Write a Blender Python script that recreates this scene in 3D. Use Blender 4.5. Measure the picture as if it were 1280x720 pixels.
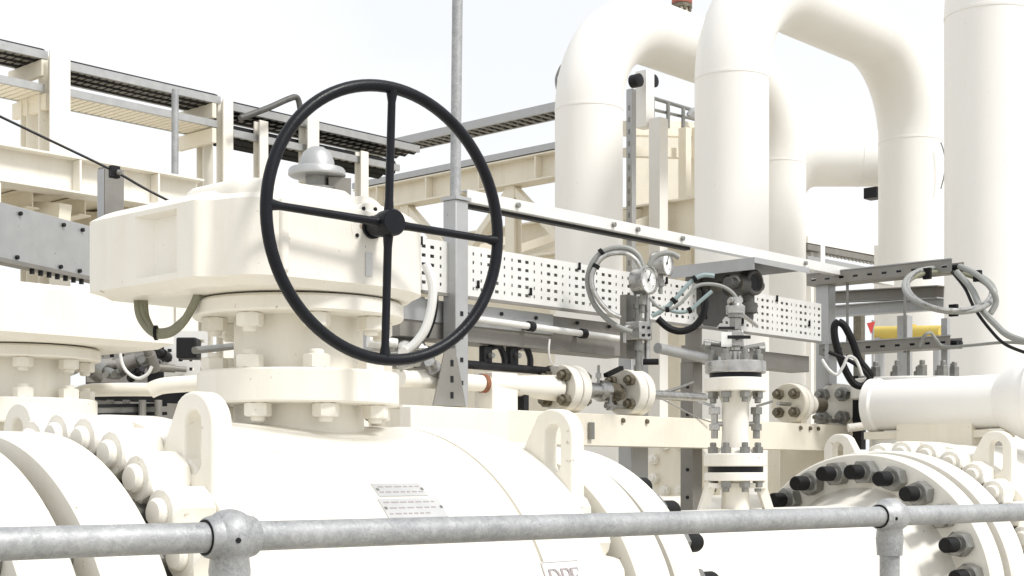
import bpy, bmesh, math, random
from mathutils import Vector, Matrix
random.seed(7)
R_ = math.radians
for o in list(bpy.data.objects): bpy.data.objects.remove(o)
SC = bpy.context.scene
COL = SC.collection

# ------------------------------------------------------------------ camera
# world X runs along the pipelines, world Y across them, camera stands at x = y = 0
HC = 1.75                      # eye height
FPX = 1813.0                   # focal length in pixels of a 1280 wide picture
TH = R_(42.5)                  # angle between the pipelines and the line of sight
HOR = 590.0                    # row of the horizon
cam = bpy.data.cameras.new('camera')
cam.sensor_width = 36.0
cam.lens = FPX / 1280 * 36
cam.shift_y = (HOR - 360) / 1280
cam.clip_start = 0.05
cam.clip_end = 3000
camo = bpy.data.objects.new('camera', cam)
COL.objects.link(camo)
camo.location = (0, 0, HC)
camo.rotation_euler = (R_(90), 0, TH - R_(90))
SC.camera = camo
SC.render.resolution_x, SC.render.resolution_y = 1024, 576

# ------------------------------------------------------------------ world and sun
SUN = Vector((0.09, -0.67, 0.79)).normalized()      # towards the sun
w = bpy.data.worlds.new('World'); SC.world = w; w.use_nodes = True
nt = w.node_tree; nt.nodes.clear()
out = nt.nodes.new('ShaderNodeOutputWorld'); bg = nt.nodes.new('ShaderNodeBackground')
sky = nt.nodes.new('ShaderNodeTexSky'); sky.sky_type = 'NISHITA'; sky.sun_disc = False
sky.sun_elevation = math.asin(SUN.z); sky.sun_rotation = math.atan2(SUN.x, SUN.y)
sky.air_density = 1.0; sky.dust_density = 2.5; sky.ozone_density = 1.0
hs = nt.nodes.new('ShaderNodeHueSaturation'); hs.inputs['Saturation'].default_value = 0.22
tc = nt.nodes.new('ShaderNodeTexCoord'); nz = nt.nodes.new('ShaderNodeTexNoise')
nz.inputs['Scale'].default_value = 2.2; nz.inputs['Detail'].default_value = 6
rp = nt.nodes.new('ShaderNodeValToRGB'); rp.color_ramp.elements[0].position = .40; rp.color_ramp.elements[1].position = .72
mx = nt.nodes.new('ShaderNodeMixRGB'); mx.inputs[2].default_value = (8.3, 8.45, 8.65, 1)
mf = nt.nodes.new('ShaderNodeMath'); mf.operation = 'MULTIPLY_ADD'; mf.inputs[1].default_value = .30; mf.inputs[2].default_value = .70
nt.links.new(tc.outputs['Generated'], nz.inputs['Vector']); nt.links.new(nz.outputs['Fac'], rp.inputs[0])
nt.links.new(rp.outputs[0], mf.inputs[0]); nt.links.new(mf.outputs[0], mx.inputs[0])
nt.links.new(sky.outputs[0], hs.inputs['Color']); nt.links.new(hs.outputs[0], mx.inputs[1])
nt.links.new(mx.outputs[0], bg.inputs['Color']); bg.inputs['Strength'].default_value = 0.068
nt.links.new(bg.outputs[0], out.inputs['Surface'])
sl = bpy.data.lights.new('sun', 'SUN'); sl.energy = 1.5; sl.angle = R_(12); sl.color = (1, .975, .94)
so = bpy.data.objects.new('sun', sl); COL.objects.link(so); so.location = (0, -6, 12)
so.rotation_euler = SUN.to_track_quat('Z', 'Y').to_euler()
vs = SC.view_settings
vs.view_transform = 'Standard'; vs.look = 'None'; vs.exposure = 1.03; vs.gamma = 1; vs.use_curve_mapping = False
SC.render.engine = 'CYCLES'
SC.cycles.max_bounces = 8; SC.cycles.diffuse_bounces = 5

# ------------------------------------------------------------------ from the photograph to the place
FW = Vector((math.cos(TH), math.sin(TH), 0)); RT = Vector((math.sin(TH), -math.cos(TH), 0)); UP = Vector((0, 0, 1))
CAM = Vector((0, 0, HC))
AX = Vector((1, 0, 0)); BX = Vector((0, 1, 0))
def at(px, py, d=None, Y=None, X=None, Z=None):
    r = FW + RT * ((px - 640) / FPX) + UP * ((HOR - py) / FPX)
    if d is None:
        if Y is not None: d = Y / r.y
        elif X is not None: d = X / r.x
        else: d = (Z - HC) / r.z
    return CAM + r * d
def zr(py, d): return HC + (HOR - py) / FPX * d      # height of a row at a depth

# ------------------------------------------------------------------ materials
def nodes(name):
    m = bpy.data.materials.new(name); m.use_nodes = True
    t = m.node_tree; return m, t, t.nodes['Principled BSDF']
def mat(name, col, rough=.5, metal=0., var=.06, scale=9., bump=.0, bscale=120., dirt=None, damt=.0, dscale=3., coat=0., emit=None):
    m, t, b = nodes(name)
    b.inputs['Roughness'].default_value = rough; b.inputs['Metallic'].default_value = metal
    if coat: b.inputs['Coat Weight'].default_value = coat; b.inputs['Coat Roughness'].default_value = .25
    g = t.nodes.new('ShaderNodeNewGeometry')
    n = t.nodes.new('ShaderNodeTexNoise'); n.inputs['Scale'].default_value = scale; n.inputs['Detail'].default_value = 7; n.inputs['Roughness'].default_value = .6
    t.links.new(g.outputs['Position'], n.inputs['Vector'])
    mr = t.nodes.new('ShaderNodeMapRange'); mr.inputs[1].default_value = .3; mr.inputs[2].default_value = .7
    mr.inputs[3].default_value = 1 - var; mr.inputs[4].default_value = 1 + var
    t.links.new(n.outputs['Fac'], mr.inputs[0])
    c = t.nodes.new('ShaderNodeMixRGB'); c.blend_type = 'MULTIPLY'; c.inputs[0].default_value = 1
    c.inputs[1].default_value = (*col, 1); t.links.new(mr.outputs[0], c.inputs[2])
    last = c.outputs[0]
    if dirt:
        mp = t.nodes.new('ShaderNodeMapping'); mp.inputs['Scale'].default_value = (dscale * 1.4, dscale * 1.4, dscale * .28)
        t.links.new(g.outputs['Position'], mp.inputs[0])
        n2 = t.nodes.new('ShaderNodeTexNoise'); n2.inputs['Scale'].default_value = 2.6; n2.inputs['Detail'].default_value = 9; n2.inputs['Roughness'].default_value = .7
        t.links.new(mp.outputs[0], n2.inputs['Vector'])
        r2 = t.nodes.new('ShaderNodeMapRange'); r2.inputs[1].default_value = .50; r2.inputs[2].default_value = .80; r2.inputs[3].default_value = 0; r2.inputs[4].default_value = damt
        t.links.new(n2.outputs['Fac'], r2.inputs[0])
        c2 = t.nodes.new('ShaderNodeMixRGB'); c2.inputs[2].default_value = (*dirt, 1)
        t.links.new(r2.outputs[0], c2.inputs[0]); t.links.new(last, c2.inputs[1]); last = c2.outputs[0]
    if dirt:      # sparse chips and specks
        n5 = t.nodes.new('ShaderNodeTexNoise'); n5.inputs['Scale'].default_value = 46; n5.inputs['Detail'].default_value = 4
        t.links.new(g.outputs['Position'], n5.inputs['Vector'])
        r5 = t.nodes.new('ShaderNodeMapRange'); r5.inputs[1].default_value = .70; r5.inputs[2].default_value = .76; r5.inputs[3].default_value = 0; r5.inputs[4].default_value = min(.8, damt * 2.2)
        t.links.new(n5.outputs['Fac'], r5.inputs[0])
        c5 = t.nodes.new('ShaderNodeMixRGB'); c5.inputs[2].default_value = (dirt[0] * .55, dirt[1] * .45, dirt[2] * .35, 1)
        t.links.new(r5.outputs[0], c5.inputs[0]); t.links.new(last, c5.inputs[1]); last = c5.outputs[0]
    t.links.new(last, b.inputs['Base Color'])
    rr = t.nodes.new('ShaderNodeMapRange'); rr.inputs[1].default_value = .3; rr.inputs[2].default_value = .7
    rr.inputs[3].default_value = max(.02, rough - .08); rr.inputs[4].default_value = min(1, rough + .08)
    t.links.new(n.outputs['Fac'], rr.inputs[0]); t.links.new(rr.outputs[0], b.inputs['Roughness'])
    if bump:
        n3 = t.nodes.new('ShaderNodeTexNoise'); n3.inputs['Scale'].default_value = bscale; n3.inputs['Detail'].default_value = 3
        t.links.new(g.outputs['Position'], n3.inputs['Vector'])
        bp = t.nodes.new('ShaderNodeBump'); bp.inputs['Strength'].default_value = bump; bp.inputs['Distance'].default_value = .004
        t.links.new(n3.outputs['Fac'], bp.inputs['Height']); t.links.new(bp.outputs[0], b.inputs['Normal'])
    return m
CREAM = mat('cream_paint', (.80, .772, .70), .42, var=.02, scale=5, bump=.10, bscale=160, dirt=(.58, .49, .35), damt=.32, dscale=2.6)
CREAMY = mat('cream_paint_steelwork', (.80, .75, .635), .5, var=.035, scale=4, bump=.1, bscale=90, dirt=(.50, .42, .28), damt=.30, dscale=2)
WHITE = mat('pale_coating', (.83, .815, .78), .45, var=.015, scale=2, bump=.06, bscale=60, dirt=(.62, .57, .47), damt=.14, dscale=1)
BLACK = mat('black_enamel', (.006, .0068, .010), .38, var=.2, scale=20, bump=.12, bscale=220)
RUBBER = mat('black_rubber', (.007, .007, .0075), .62, var=.3, scale=30, bump=.2, bscale=200)
STEEL = mat('dull_steel', (.27, .27, .255), .42, .75, var=.15, scale=30, bump=.2, bscale=180, dirt=(.20, .17, .12), damt=.45, dscale=9)
STAIN = mat('stainless', (.46, .455, .44), .30, .9, var=.2, scale=35, dirt=(.16, .14, .11), damt=.5, dscale=12)
BRONZE = mat('tarnished_nut', (.17, .15, .11), .45, .6, var=.3, scale=40, bump=.2, dirt=(.10, .07, .04), damt=.5, dscale=14)
RUST = mat('rusty_collar', (.26, .11, .06), .8, .1, var=.3, scale=40, bump=.3)
SHEET = mat('galvanised_sheet', (.43, .435, .435), .45, .55, var=.07, scale=14, bump=.05, dirt=(.34, .33, .31), damt=.3, dscale=3)
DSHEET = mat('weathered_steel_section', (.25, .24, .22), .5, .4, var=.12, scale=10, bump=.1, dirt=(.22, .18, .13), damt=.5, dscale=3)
TRAYW = mat('bright_tray_steel', (.74, .735, .71), .42, .25, var=.04, scale=14)
CGREY = mat('grey_cable', (.27, .275, .26), .5, var=.08, scale=40)
COLIVE = mat('olive_hose', (.20, .20, .14), .5, var=.12, scale=40)
CBLUE = mat('pale_blue_cable', (.27, .34, .345), .45, var=.08, scale=40)
CBLACK = mat('black_cable', (.008, .008, .009), .5, var=.2, scale=40)
DGREY = mat('dark_grey_casting_and_shade', (.085, .085, .082), .5, .2, var=.2, scale=20, bump=.2, dirt=(.2, .14, .08), damt=.4, dscale=10)  # colour of dark castings; also paints the shade inside the hood
DARK = mat('dark_instrument', (.018, .018, .02), .45, .2, var=.2, scale=20)
YEL = mat('yellow_paint', (.62, .47, .10), .5, var=.06)
RED = mat('red_paint', (.55, .05, .04), .5, var=.06)
REDBR = mat('red_brown_paint', (.30, .09, .06), .6, var=.2, scale=30)
PLATE = mat('nameplate_metal', (.56, .56, .55), .4, .5, var=.05)
INK = mat('print_ink', (.33, .29, .29), .6, var=.1)
INKD = mat('dark_ink', (.03, .03, .03), .6, var=.1)
FACE = mat('dial_white', (.80, .80, .78), .4, var=.02)
CONC = mat('concrete', (.45, .43, .38), .85, var=.1, scale=3, bump=.4, bscale=40, dirt=(.25, .23, .2), damt=.4)
def galv():
    m, t, b = nodes('galvanised_pipe')
    g = t.nodes.new('ShaderNodeNewGeometry')
    v = t.nodes.new('ShaderNodeTexVoronoi'); v.inputs['Scale'].default_value = 110; v.distance = 'CHEBYCHEV'
    n = t.nodes.new('ShaderNodeTexNoise'); n.inputs['Scale'].default_value = 34; n.inputs['Detail'].default_value = 8; n.inputs['Roughness'].default_value = .65
    t.links.new(g.outputs['Position'], n.inputs['Vector'])
    wv = t.nodes.new('ShaderNodeMixRGB'); wv.inputs[0].default_value = .12
    t.links.new(g.outputs['Position'], wv.inputs[1]); t.links.new(n.outputs['Color'], wv.inputs[2]); t.links.new(wv.outputs[0], v.inputs['Vector'])
    nb = t.nodes.new('ShaderNodeTexNoise'); nb.inputs['Scale'].default_value = 7; nb.inputs['Detail'].default_value = 9; nb.inputs['Roughness'].default_value = .72
    t.links.new(g.outputs['Position'], nb.inputs['Vector'])
    mixv = t.nodes.new('ShaderNodeMixRGB'); mixv.inputs[0].default_value = .72
    t.links.new(v.outputs['Color'], mixv.inputs[1]); t.links.new(nb.outputs['Fac'], mixv.inputs[2])
    rp = t.nodes.new('ShaderNodeValToRGB'); rp.color_ramp.elements[0].position = .30; rp.color_ramp.elements[1].position = .70
    rp.color_ramp.elements[0].color = (.24, .248, .255, 1); rp.color_ramp.elements[1].color = (.47, .478, .48, 1)
    t.links.new(mixv.outputs[0], rp.inputs[0]); t.links.new(rp.outputs[0], b.inputs['Base Color'])
    b.inputs['Metallic'].default_value = .45
    mr = t.nodes.new('ShaderNodeMapRange'); mr.inputs[3].default_value = .42; mr.inputs[4].default_value = .68
    t.links.new(n.outputs['Fac'], mr.inputs[0]); t.links.new(mr.outputs[0], b.inputs['Roughness'])
    bp = t.nodes.new('ShaderNodeBump'); bp.inputs['Strength'].default_value = .25; bp.inputs['Distance'].default_value = .002
    t.links.new(n.outputs['Fac'], bp.inputs['Height']); t.links.new(bp.outputs[0], b.inputs['Normal'])
    return m
for m_ in (BLACK, RUBBER, CBLACK, DARK): m_.node_tree.nodes['Principled BSDF'].inputs['Specular IOR Level'].default_value = .22
GALV = galv()
def gravel():
    m, t, b = nodes('gravel_ground'); b.inputs['Roughness'].default_value = .9
    g = t.nodes.new('ShaderNodeNewGeometry'); v = t.nodes.new('ShaderNodeTexVoronoi'); v.inputs['Scale'].default_value = 28
    t.links.new(g.outputs['Position'], v.inputs['Vector'])
    rp = t.nodes.new('ShaderNodeValToRGB'); rp.color_ramp.elements[0].color = (.32, .295, .245, 1); rp.color_ramp.elements[1].color = (.58, .54, .46, 1)
    t.links.new(v.outputs['Color'], rp.inputs[0]); t.links.new(rp.outputs[0], b.inputs['Base Color'])
    bp = t.nodes.new('ShaderNodeBump'); bp.inputs['Strength'].default_value = .8; bp.inputs['Distance'].default_value = .02
    t.links.new(v.outputs['Distance'], bp.inputs['Height']); t.links.new(bp.outputs[0], b.inputs['Normal'])
    return m
GRAVEL = gravel()
def glass():
    m, t, b = nodes('gauge_glass'); b.inputs['Roughness'].default_value = .05
    b.inputs['Transmission Weight'].default_value = 1; b.inputs['IOR'].default_value = 1.3; return m
GLASS = glass()

# ------------------------------------------------------------------ mesh building
def perp(a):
    a = a.normalized(); h = UP if abs(a.z) < .9 else AX
    u = a.cross(h).normalized(); return u, u.cross(a).normalized()
class MB:
    def __init__(s): s.v = []; s.f = []
    def add(s, vs, fs):
        k = len(s.v); s.v += [Vector(p) for p in vs]; s.f += [tuple(i + k for i in f) for f in fs]; return s
    def box(s, c, sx, sy, sz, rot=0.):
        c = Vector(c); M = Matrix.Rotation(rot, 3, 'Z')
        P = [c + M @ Vector((x * sx / 2, y * sy / 2, z * sz / 2)) for x in (-1, 1) for y in (-1, 1) for z in (-1, 1)]
        return s.add(P, [(0, 1, 3, 2), (4, 6, 7, 5), (0, 4, 5, 1), (2, 3, 7, 6), (0, 2, 6, 4), (1, 5, 7, 3)])
    def mm(s, x0, x1, y0, y1, z0, z1): return s.box(((x0 + x1) / 2, (y0 + y1) / 2, (z0 + z1) / 2), x1 - x0, y1 - y0, z1 - z0)
    def sect(s, poly, p0, p1, up=UP):
        # extrude a 2D section (side, up) from p0 to p1
        p0 = Vector(p0); p1 = Vector(p1); a = (p1 - p0).normalized()
        side = a.cross(up).normalized(); u = side.cross(a).normalized(); n = len(poly)
        P = [p + side * x + u * y for p in (p0, p1) for x, y in poly]
        F = [(i, (i + 1) % n, n + (i + 1) % n, n + i) for i in range(n)] + [tuple(range(n))[::-1], tuple(range(n, 2 * n))]
        return s.add(P, F)
    def bar(s, p0, p1, wd, h, up=UP): return s.sect([(-wd / 2, -h / 2), (wd / 2, -h / 2), (wd / 2, h / 2), (-wd / 2, h / 2)], p0, p1, up)
    def ibeam(s, p0, p1, wd, h, t=.012, up=UP):
        a, b, c = wd / 2, h / 2, t / 2
        return s.sect([(-a, -b), (a, -b), (a, -b + t), (c, -b + t), (c, b - t), (a, b - t), (a, b), (-a, b), (-a, b - t), (-c, b - t), (-c, -b + t), (-a, -b + t)], p0, p1, up)
    def chan(s, p0, p1, wd, h, t=.006, up=UP, flip=1):
        # channel: web on one side, flanges to the other
        P = [(0, 0), (wd, 0), (wd, t), (t, t), (t, h - t), (wd, h - t), (wd, h), (0, h)]
        P = [(x * flip, y) for x, y in P]
        return s.sect(P if flip > 0 else P[::-1], p0, p1, up)
    def cyl(s, p0, p1, r0, r1=None, n=20, caps=True):
        r1 = r0 if r1 is None else r1; p0 = Vector(p0); p1 = Vector(p1); u, v = perp(p1 - p0)
        P = [p + (u * math.cos(2 * math.pi * i / n) + v * math.sin(2 * math.pi * i / n)) * r for p, r in ((p0, r0), (p1, r1)) for i in range(n)]
        F = [(i, n + i, n + (i + 1) % n, (i + 1) % n) for i in range(n)]
        if caps: F += [tuple(range(n)), tuple(range(n, 2 * n))[::-1]]
        return s.add(P, F)
    def lathe(s, o, ax, prof, n=48):
        # prof: (along, radius); radius 0 closes
        o = Vector(o); ax = Vector(ax).normalized(); u, v = perp(ax); P = []; rows = []
        for a, r in prof:
            if r < 1e-6: rows.append([len(P)]); P.append(o + ax * a)
            else:
                rows.append(list(range(len(P), len(P) + n)))
                P += [o + ax * a + (u * math.cos(2 * math.pi * i / n) + v * math.sin(2 * math.pi * i / n)) * r for i in range(n)]
        F = []
        for q, t in zip(rows, rows[1:]):
            for i in range(n):
                j = (i + 1) % n
                if len(q) == 1 and len(t) == 1: continue
                if len(q) == 1: F.append((q[0], t[i], t[j]))
                elif len(t) == 1: F.append((q[i], t[0], q[j]))
                else: F.append((q[i], t[i], t[j], q[j]))
        return s.add(P, F)
    def tube(s, pts, r, n=10, sub=6, closed=False):
        P = [Vector(p) for p in pts]
        if sub > 1:
            q = []; m = len(P)
            rng = range(m) if closed else range(m - 1)
            for i in rng:
                a = P[(i - 1) % m] if closed or i > 0 else P[0]; b = P[i]; c = P[(i + 1) % m]; d = P[(i + 2) % m] if closed or i + 2 < m else P[-1]
                for k in range(sub):
                    t = k / sub
                    q.append(.5 * ((2 * b) + (c - a) * t + (2 * a - 5 * b + 4 * c - d) * t * t + (3 * b - a - 3 * c + d) * t ** 3))
            if not closed: q.append(P[-1])
            P = q
        m = len(P); V = []; prev = None
        for i in range(m):
            tg = (P[(i + 1) % m] - P[i - 1]) if closed else (P[min(i + 1, m - 1)] - P[max(i - 1, 0)])
            tg = tg.normalized()
            if prev is None: u = perp(tg)[0]; v = tg.cross(u)
            else:
                u = (prev - tg * prev.dot(tg)).normalized(); v = tg.cross(u)
            prev = u
            V += [P[i] + (u * math.cos(2 * math.pi * k / n) + v * math.sin(2 * math.pi * k / n)) * r for k in range(n)]
        F = []
        for i in range(m if closed else m - 1):
            i2 = (i + 1) % m
            for k in range(n): F.append((i * n + k, i * n + (k + 1) % n, i2 * n + (k + 1) % n, i2 * n + k))
        if not closed: F += [tuple(range(n))[::-1], tuple(range((m - 1) * n, m * n))]
        return s.add(V, F)
    def hexn(s, p, ax, af, h, ch=.12):
        # hexagon nut along ax from p, both ends turned down to a circle as on a real nut
        ax = Vector(ax).normalized(); u, v = perp(ax); R = af / math.sqrt(3); n = 12; P = []; c = ch * h * .8
        for end, a_mid, a_cor in ((1, 0, 0), (0, .02 * h, c), (0, h * .98, h - c), (1, h, h)):
            for i in range(n):
                cor = i % 2 == 0; rr = af / 2 * (.97 if ch < .15 else .90) if end else (R if cor else af / 2)
                P.append(Vector(p) + ax * (a_cor if cor else a_mid) + (u * math.cos(R_(30 * i)) + v * math.sin(R_(30 * i))) * rr)
        F = [(q * n + i, q * n + (i + 1) % n, (q + 1) * n + (i + 1) % n, (q + 1) * n + i) for q in range(3) for i in range(n)]
        F += [tuple(range(n))[::-1], tuple(range(3 * n, 4 * n))]
        return s.add(P, F)
    def plate(s, outl, o, u, v, nrm, th, hole=None):
        # plate from a 2D outline, with an optional hole of the same vertex count
        o, u, v, nrm = Vector(o), Vector(u), Vector(v), Vector(nrm); n = len(outl)
        P = [o + u * x + v * y + nrm * k for k in (0, th) for x, y in outl]
        if not hole:
            F = [tuple(range(n))[::-1], tuple(range(n, 2 * n))] + [(i, (i + 1) % n, n + (i + 1) % n, n + i) for i in range(n)]
            return s.add(P, F)
        P += [o + u * x + v * y + nrm * k for k in (0, th) for x, y in hole]
        F = []
        for i in range(n):
            j = (i + 1) % n
            F += [(i, j, n + j, n + i), (2 * n + j, 2 * n + i, 3 * n + i, 3 * n + j), (j, i, 2 * n + i, 2 * n + j), (n + i, n + j, 3 * n + j, 3 * n + i)]
        return s.add(P, F)
    def perf(s, o, u, v, nrm, cols, rows, th=.002):
        # perforated sheet; cols: (width, hole_w), rows: (height, hole_h); hole 0 = none
        o, u, v, nrm = Vector(o), Vector(u), Vector(v), Vector(nrm); y = 0
        for rh, hh in rows:
            x = 0
            for cw, hw in cols:
                if hw and hh:
                    q = [(x, y), (x + cw, y), (x + cw, y + rh), (x, y + rh)]
                    cx, cy = x + cw / 2, y + rh / 2; a, b = hw / 2, hh / 2
                    h = [(cx - a, cy - b), (cx + a, cy - b), (cx + a, cy + b), (cx - a, cy + b)]
                    P = [o + u * p + v * r for p, r in q + h] + [o + u * p + v * r + nrm * th for p, r in h]
                    F = [(i, (i + 1) % 4, 4 + (i + 1) % 4, 4 + i) for i in range(4)] + [(4 + i, 4 + (i + 1) % 4, 8 + (i + 1) % 4, 8 + i) for i in range(4)]
                    s.add(P, F)
                else:
                    s.add([o + u * x + v * y, o + u * (x + cw) + v * y, o + u * (x + cw) + v * (y + rh), o + u * x + v * (y + rh)], [(0, 1, 2, 3)])
                x += cw
            y += rh
        return s
    def mesh(s, name, m, off=None, sharp=35, recalc=True):
        me = bpy.data.meshes.new(name); off = off or Vector((0, 0, 0))
        me.from_pydata([p - off for p in s.v], [], s.f)
        if recalc:
            b = bmesh.new(); b.from_mesh(me); bmesh.ops.recalc_face_normals(b, faces=b.faces); b.to_mesh(me); b.free()
        me.polygons.foreach_set('use_smooth', [True] * len(me.polygons))
        me.set_sharp_from_angle(angle=R_(sharp)); me.materials.append(m); me.update(); return me
ORG = {}
def thing(name, label, cat, loc, group=None):
    o = bpy.data.objects.new(name, None); COL.objects.link(o); o.location = loc; o.empty_display_size = .1
    o['label'] = label; o['category'] = cat
    if group: o['group'] = group
    ORG[o.name] = Vector(loc); return o
def put(name, b, m, parent=None, bev=0., sharp=35, label=None, kind=None, seg=2):
    off = ORG[parent.name] if parent else Vector((0, 0, 0))
    me = b.mesh(name, m, off, sharp) if isinstance(b, MB) else b
    o = bpy.data.objects.new(name, me); COL.objects.link(o)
    if parent: o.parent = parent; ORG[o.name] = off
    if bev:
        md = o.modifiers.new('bevel', 'BEVEL'); md.width = bev; md.segments = seg; md.limit_method = 'ANGLE'; md.angle_limit = R_(40); md.harden_normals = False
    if label: o['label'] = label
    if kind: o['kind'] = kind
    return o
def place(name, me, loc, parent, rot=None):
    o = bpy.data.objects.new(name, me); COL.objects.link(o); o.parent = parent
    o.location = Vector(loc) - ORG[parent.name]
    if rot is not None: o.rotation_euler = rot
    ORG[o.name] = Vector(loc); return o
def solo(name, b, m, label, cat, loc, bev=0., group=None, sharp=35):
    # a thing that is one mesh, with its origin at loc
    me = b.mesh(name, m, Vector(loc), sharp); o = bpy.data.objects.new(name, me); COL.objects.link(o); o.location = loc
    o['label'] = label; o['category'] = cat
    if group: o['group'] = group
    if bev:
        md = o.modifiers.new('bevel', 'BEVEL'); md.width = bev; md.segments = 2; md.limit_method = 'ANGLE'; md.angle_limit = R_(40)
    ORG[o.name] = Vector(loc); return o
def aim(ax):      # euler that turns +X onto ax
    return Vector(ax).to_track_quat('X', 'Z').to_euler()
def rounded(poly, r, k=5):
    out = []; n = len(poly)
    for i in range(n):
        p = Vector((*poly[i], 0)); a = (Vector((*poly[i - 1], 0)) - p); b = (Vector((*poly[(i + 1) % n], 0)) - p)
        rr = r[i] if isinstance(r, (list, tuple)) else r
        rr = min(rr, a.length * .49, b.length * .49); s = p + a.normalized() * rr; e = p + b.normalized() * rr
        for j in range(k + 1):
            t = j / k; q = s * (1 - t) ** 2 + p * 2 * t * (1 - t) + e * t * t; out.append((q.x, q.y))
    return out

# ------------------------------------------------------------------ setting
b = MB(); b.add([(-600, -600, 0), (600, -600, 0), (600, 600, 0), (-600, 600, 0)], [(0, 1, 2, 3)])
g = put('ground', b, GRAVEL, kind='structure')
b = MB(); b.mm(-4, 9, -1.6, 2.02, .004, .55)
put('walkway', b, CONC, kind='structure', bev=.01)
LINE_Y = 2.525; LINE_Z = HC - .419

# ------------------------------------------------------------------ shared bolt meshes (axis +X, bearing face at x = 0)
def bolt_mesh(name, af, hn, stick, rs, m, chamf=True, ch=.12):
    q = MB(); q.hexn((0, 0, 0), AX, af, hn, ch); q.cyl((hn * .9, 0, 0), (hn + stick, 0, 0), rs, n=18)
    if chamf: q.cyl((hn + stick, 0, 0), (hn + stick + rs * .22, 0, 0), rs, rs * .8, n=18)
    return q.mesh(name, m)
ME_CREAM = bolt_mesh('closure_nut', .085, .092, .009, .0265, CREAM, ch=.135)
ME_GREY = bolt_mesh('flange_nut', .066, .060, .022, .020, STEEL)
ME_STUD = bolt_mesh('stud_nut', .076, .055, .030, .0225, STEEL)
q = MB(); q.lathe((.074, 0, 0), AX, [(0, .0), (0, .0262), (.052, .0258), (.060, .0225), (.061, .0)], 20); ME_CAP = q.mesh('stud_cap', RUBBER)
ME_PED = bolt_mesh('pedestal_nut', .050, .030, .007, .0155, CREAM)
ME_SMALL = bolt_mesh('small_nut', .034, .022, .014, .011, BRONZE)
ME_SMALLS = bolt_mesh('small_steel_nut', .030, .02, .012, .010, STEEL)
q = MB(); q.lathe((0, 0, 0), AX, [(-.045, 0), (-.045, .0205), (.045, .0205), (.045, 0)], 14); ME_ROD = q.mesh('stud_shank', STEEL)

def bolts(me, name, o, ax, r, n, ph, parent, phs=None):
    o = Vector(o); u, v = perp(Vector(ax)); res = []; rt = Vector(ax).to_track_quat('X', 'Z')
    for i in range(n):
        a = R_(ph) + 2 * math.pi * i / n
        if phs and not phs(math.degrees(a) % 360): continue
        rad = u * math.cos(a) + v * math.sin(a); axn = Vector(ax).normalized()
        M_ = Matrix((axn, rad, axn.cross(rad))).transposed() @ Matrix.Rotation(R_(30 + random.uniform(-6, 6)), 3, 'X')
        res.append(place(name, me, o + rad * r, parent, M_.to_euler()))
    return res

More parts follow.
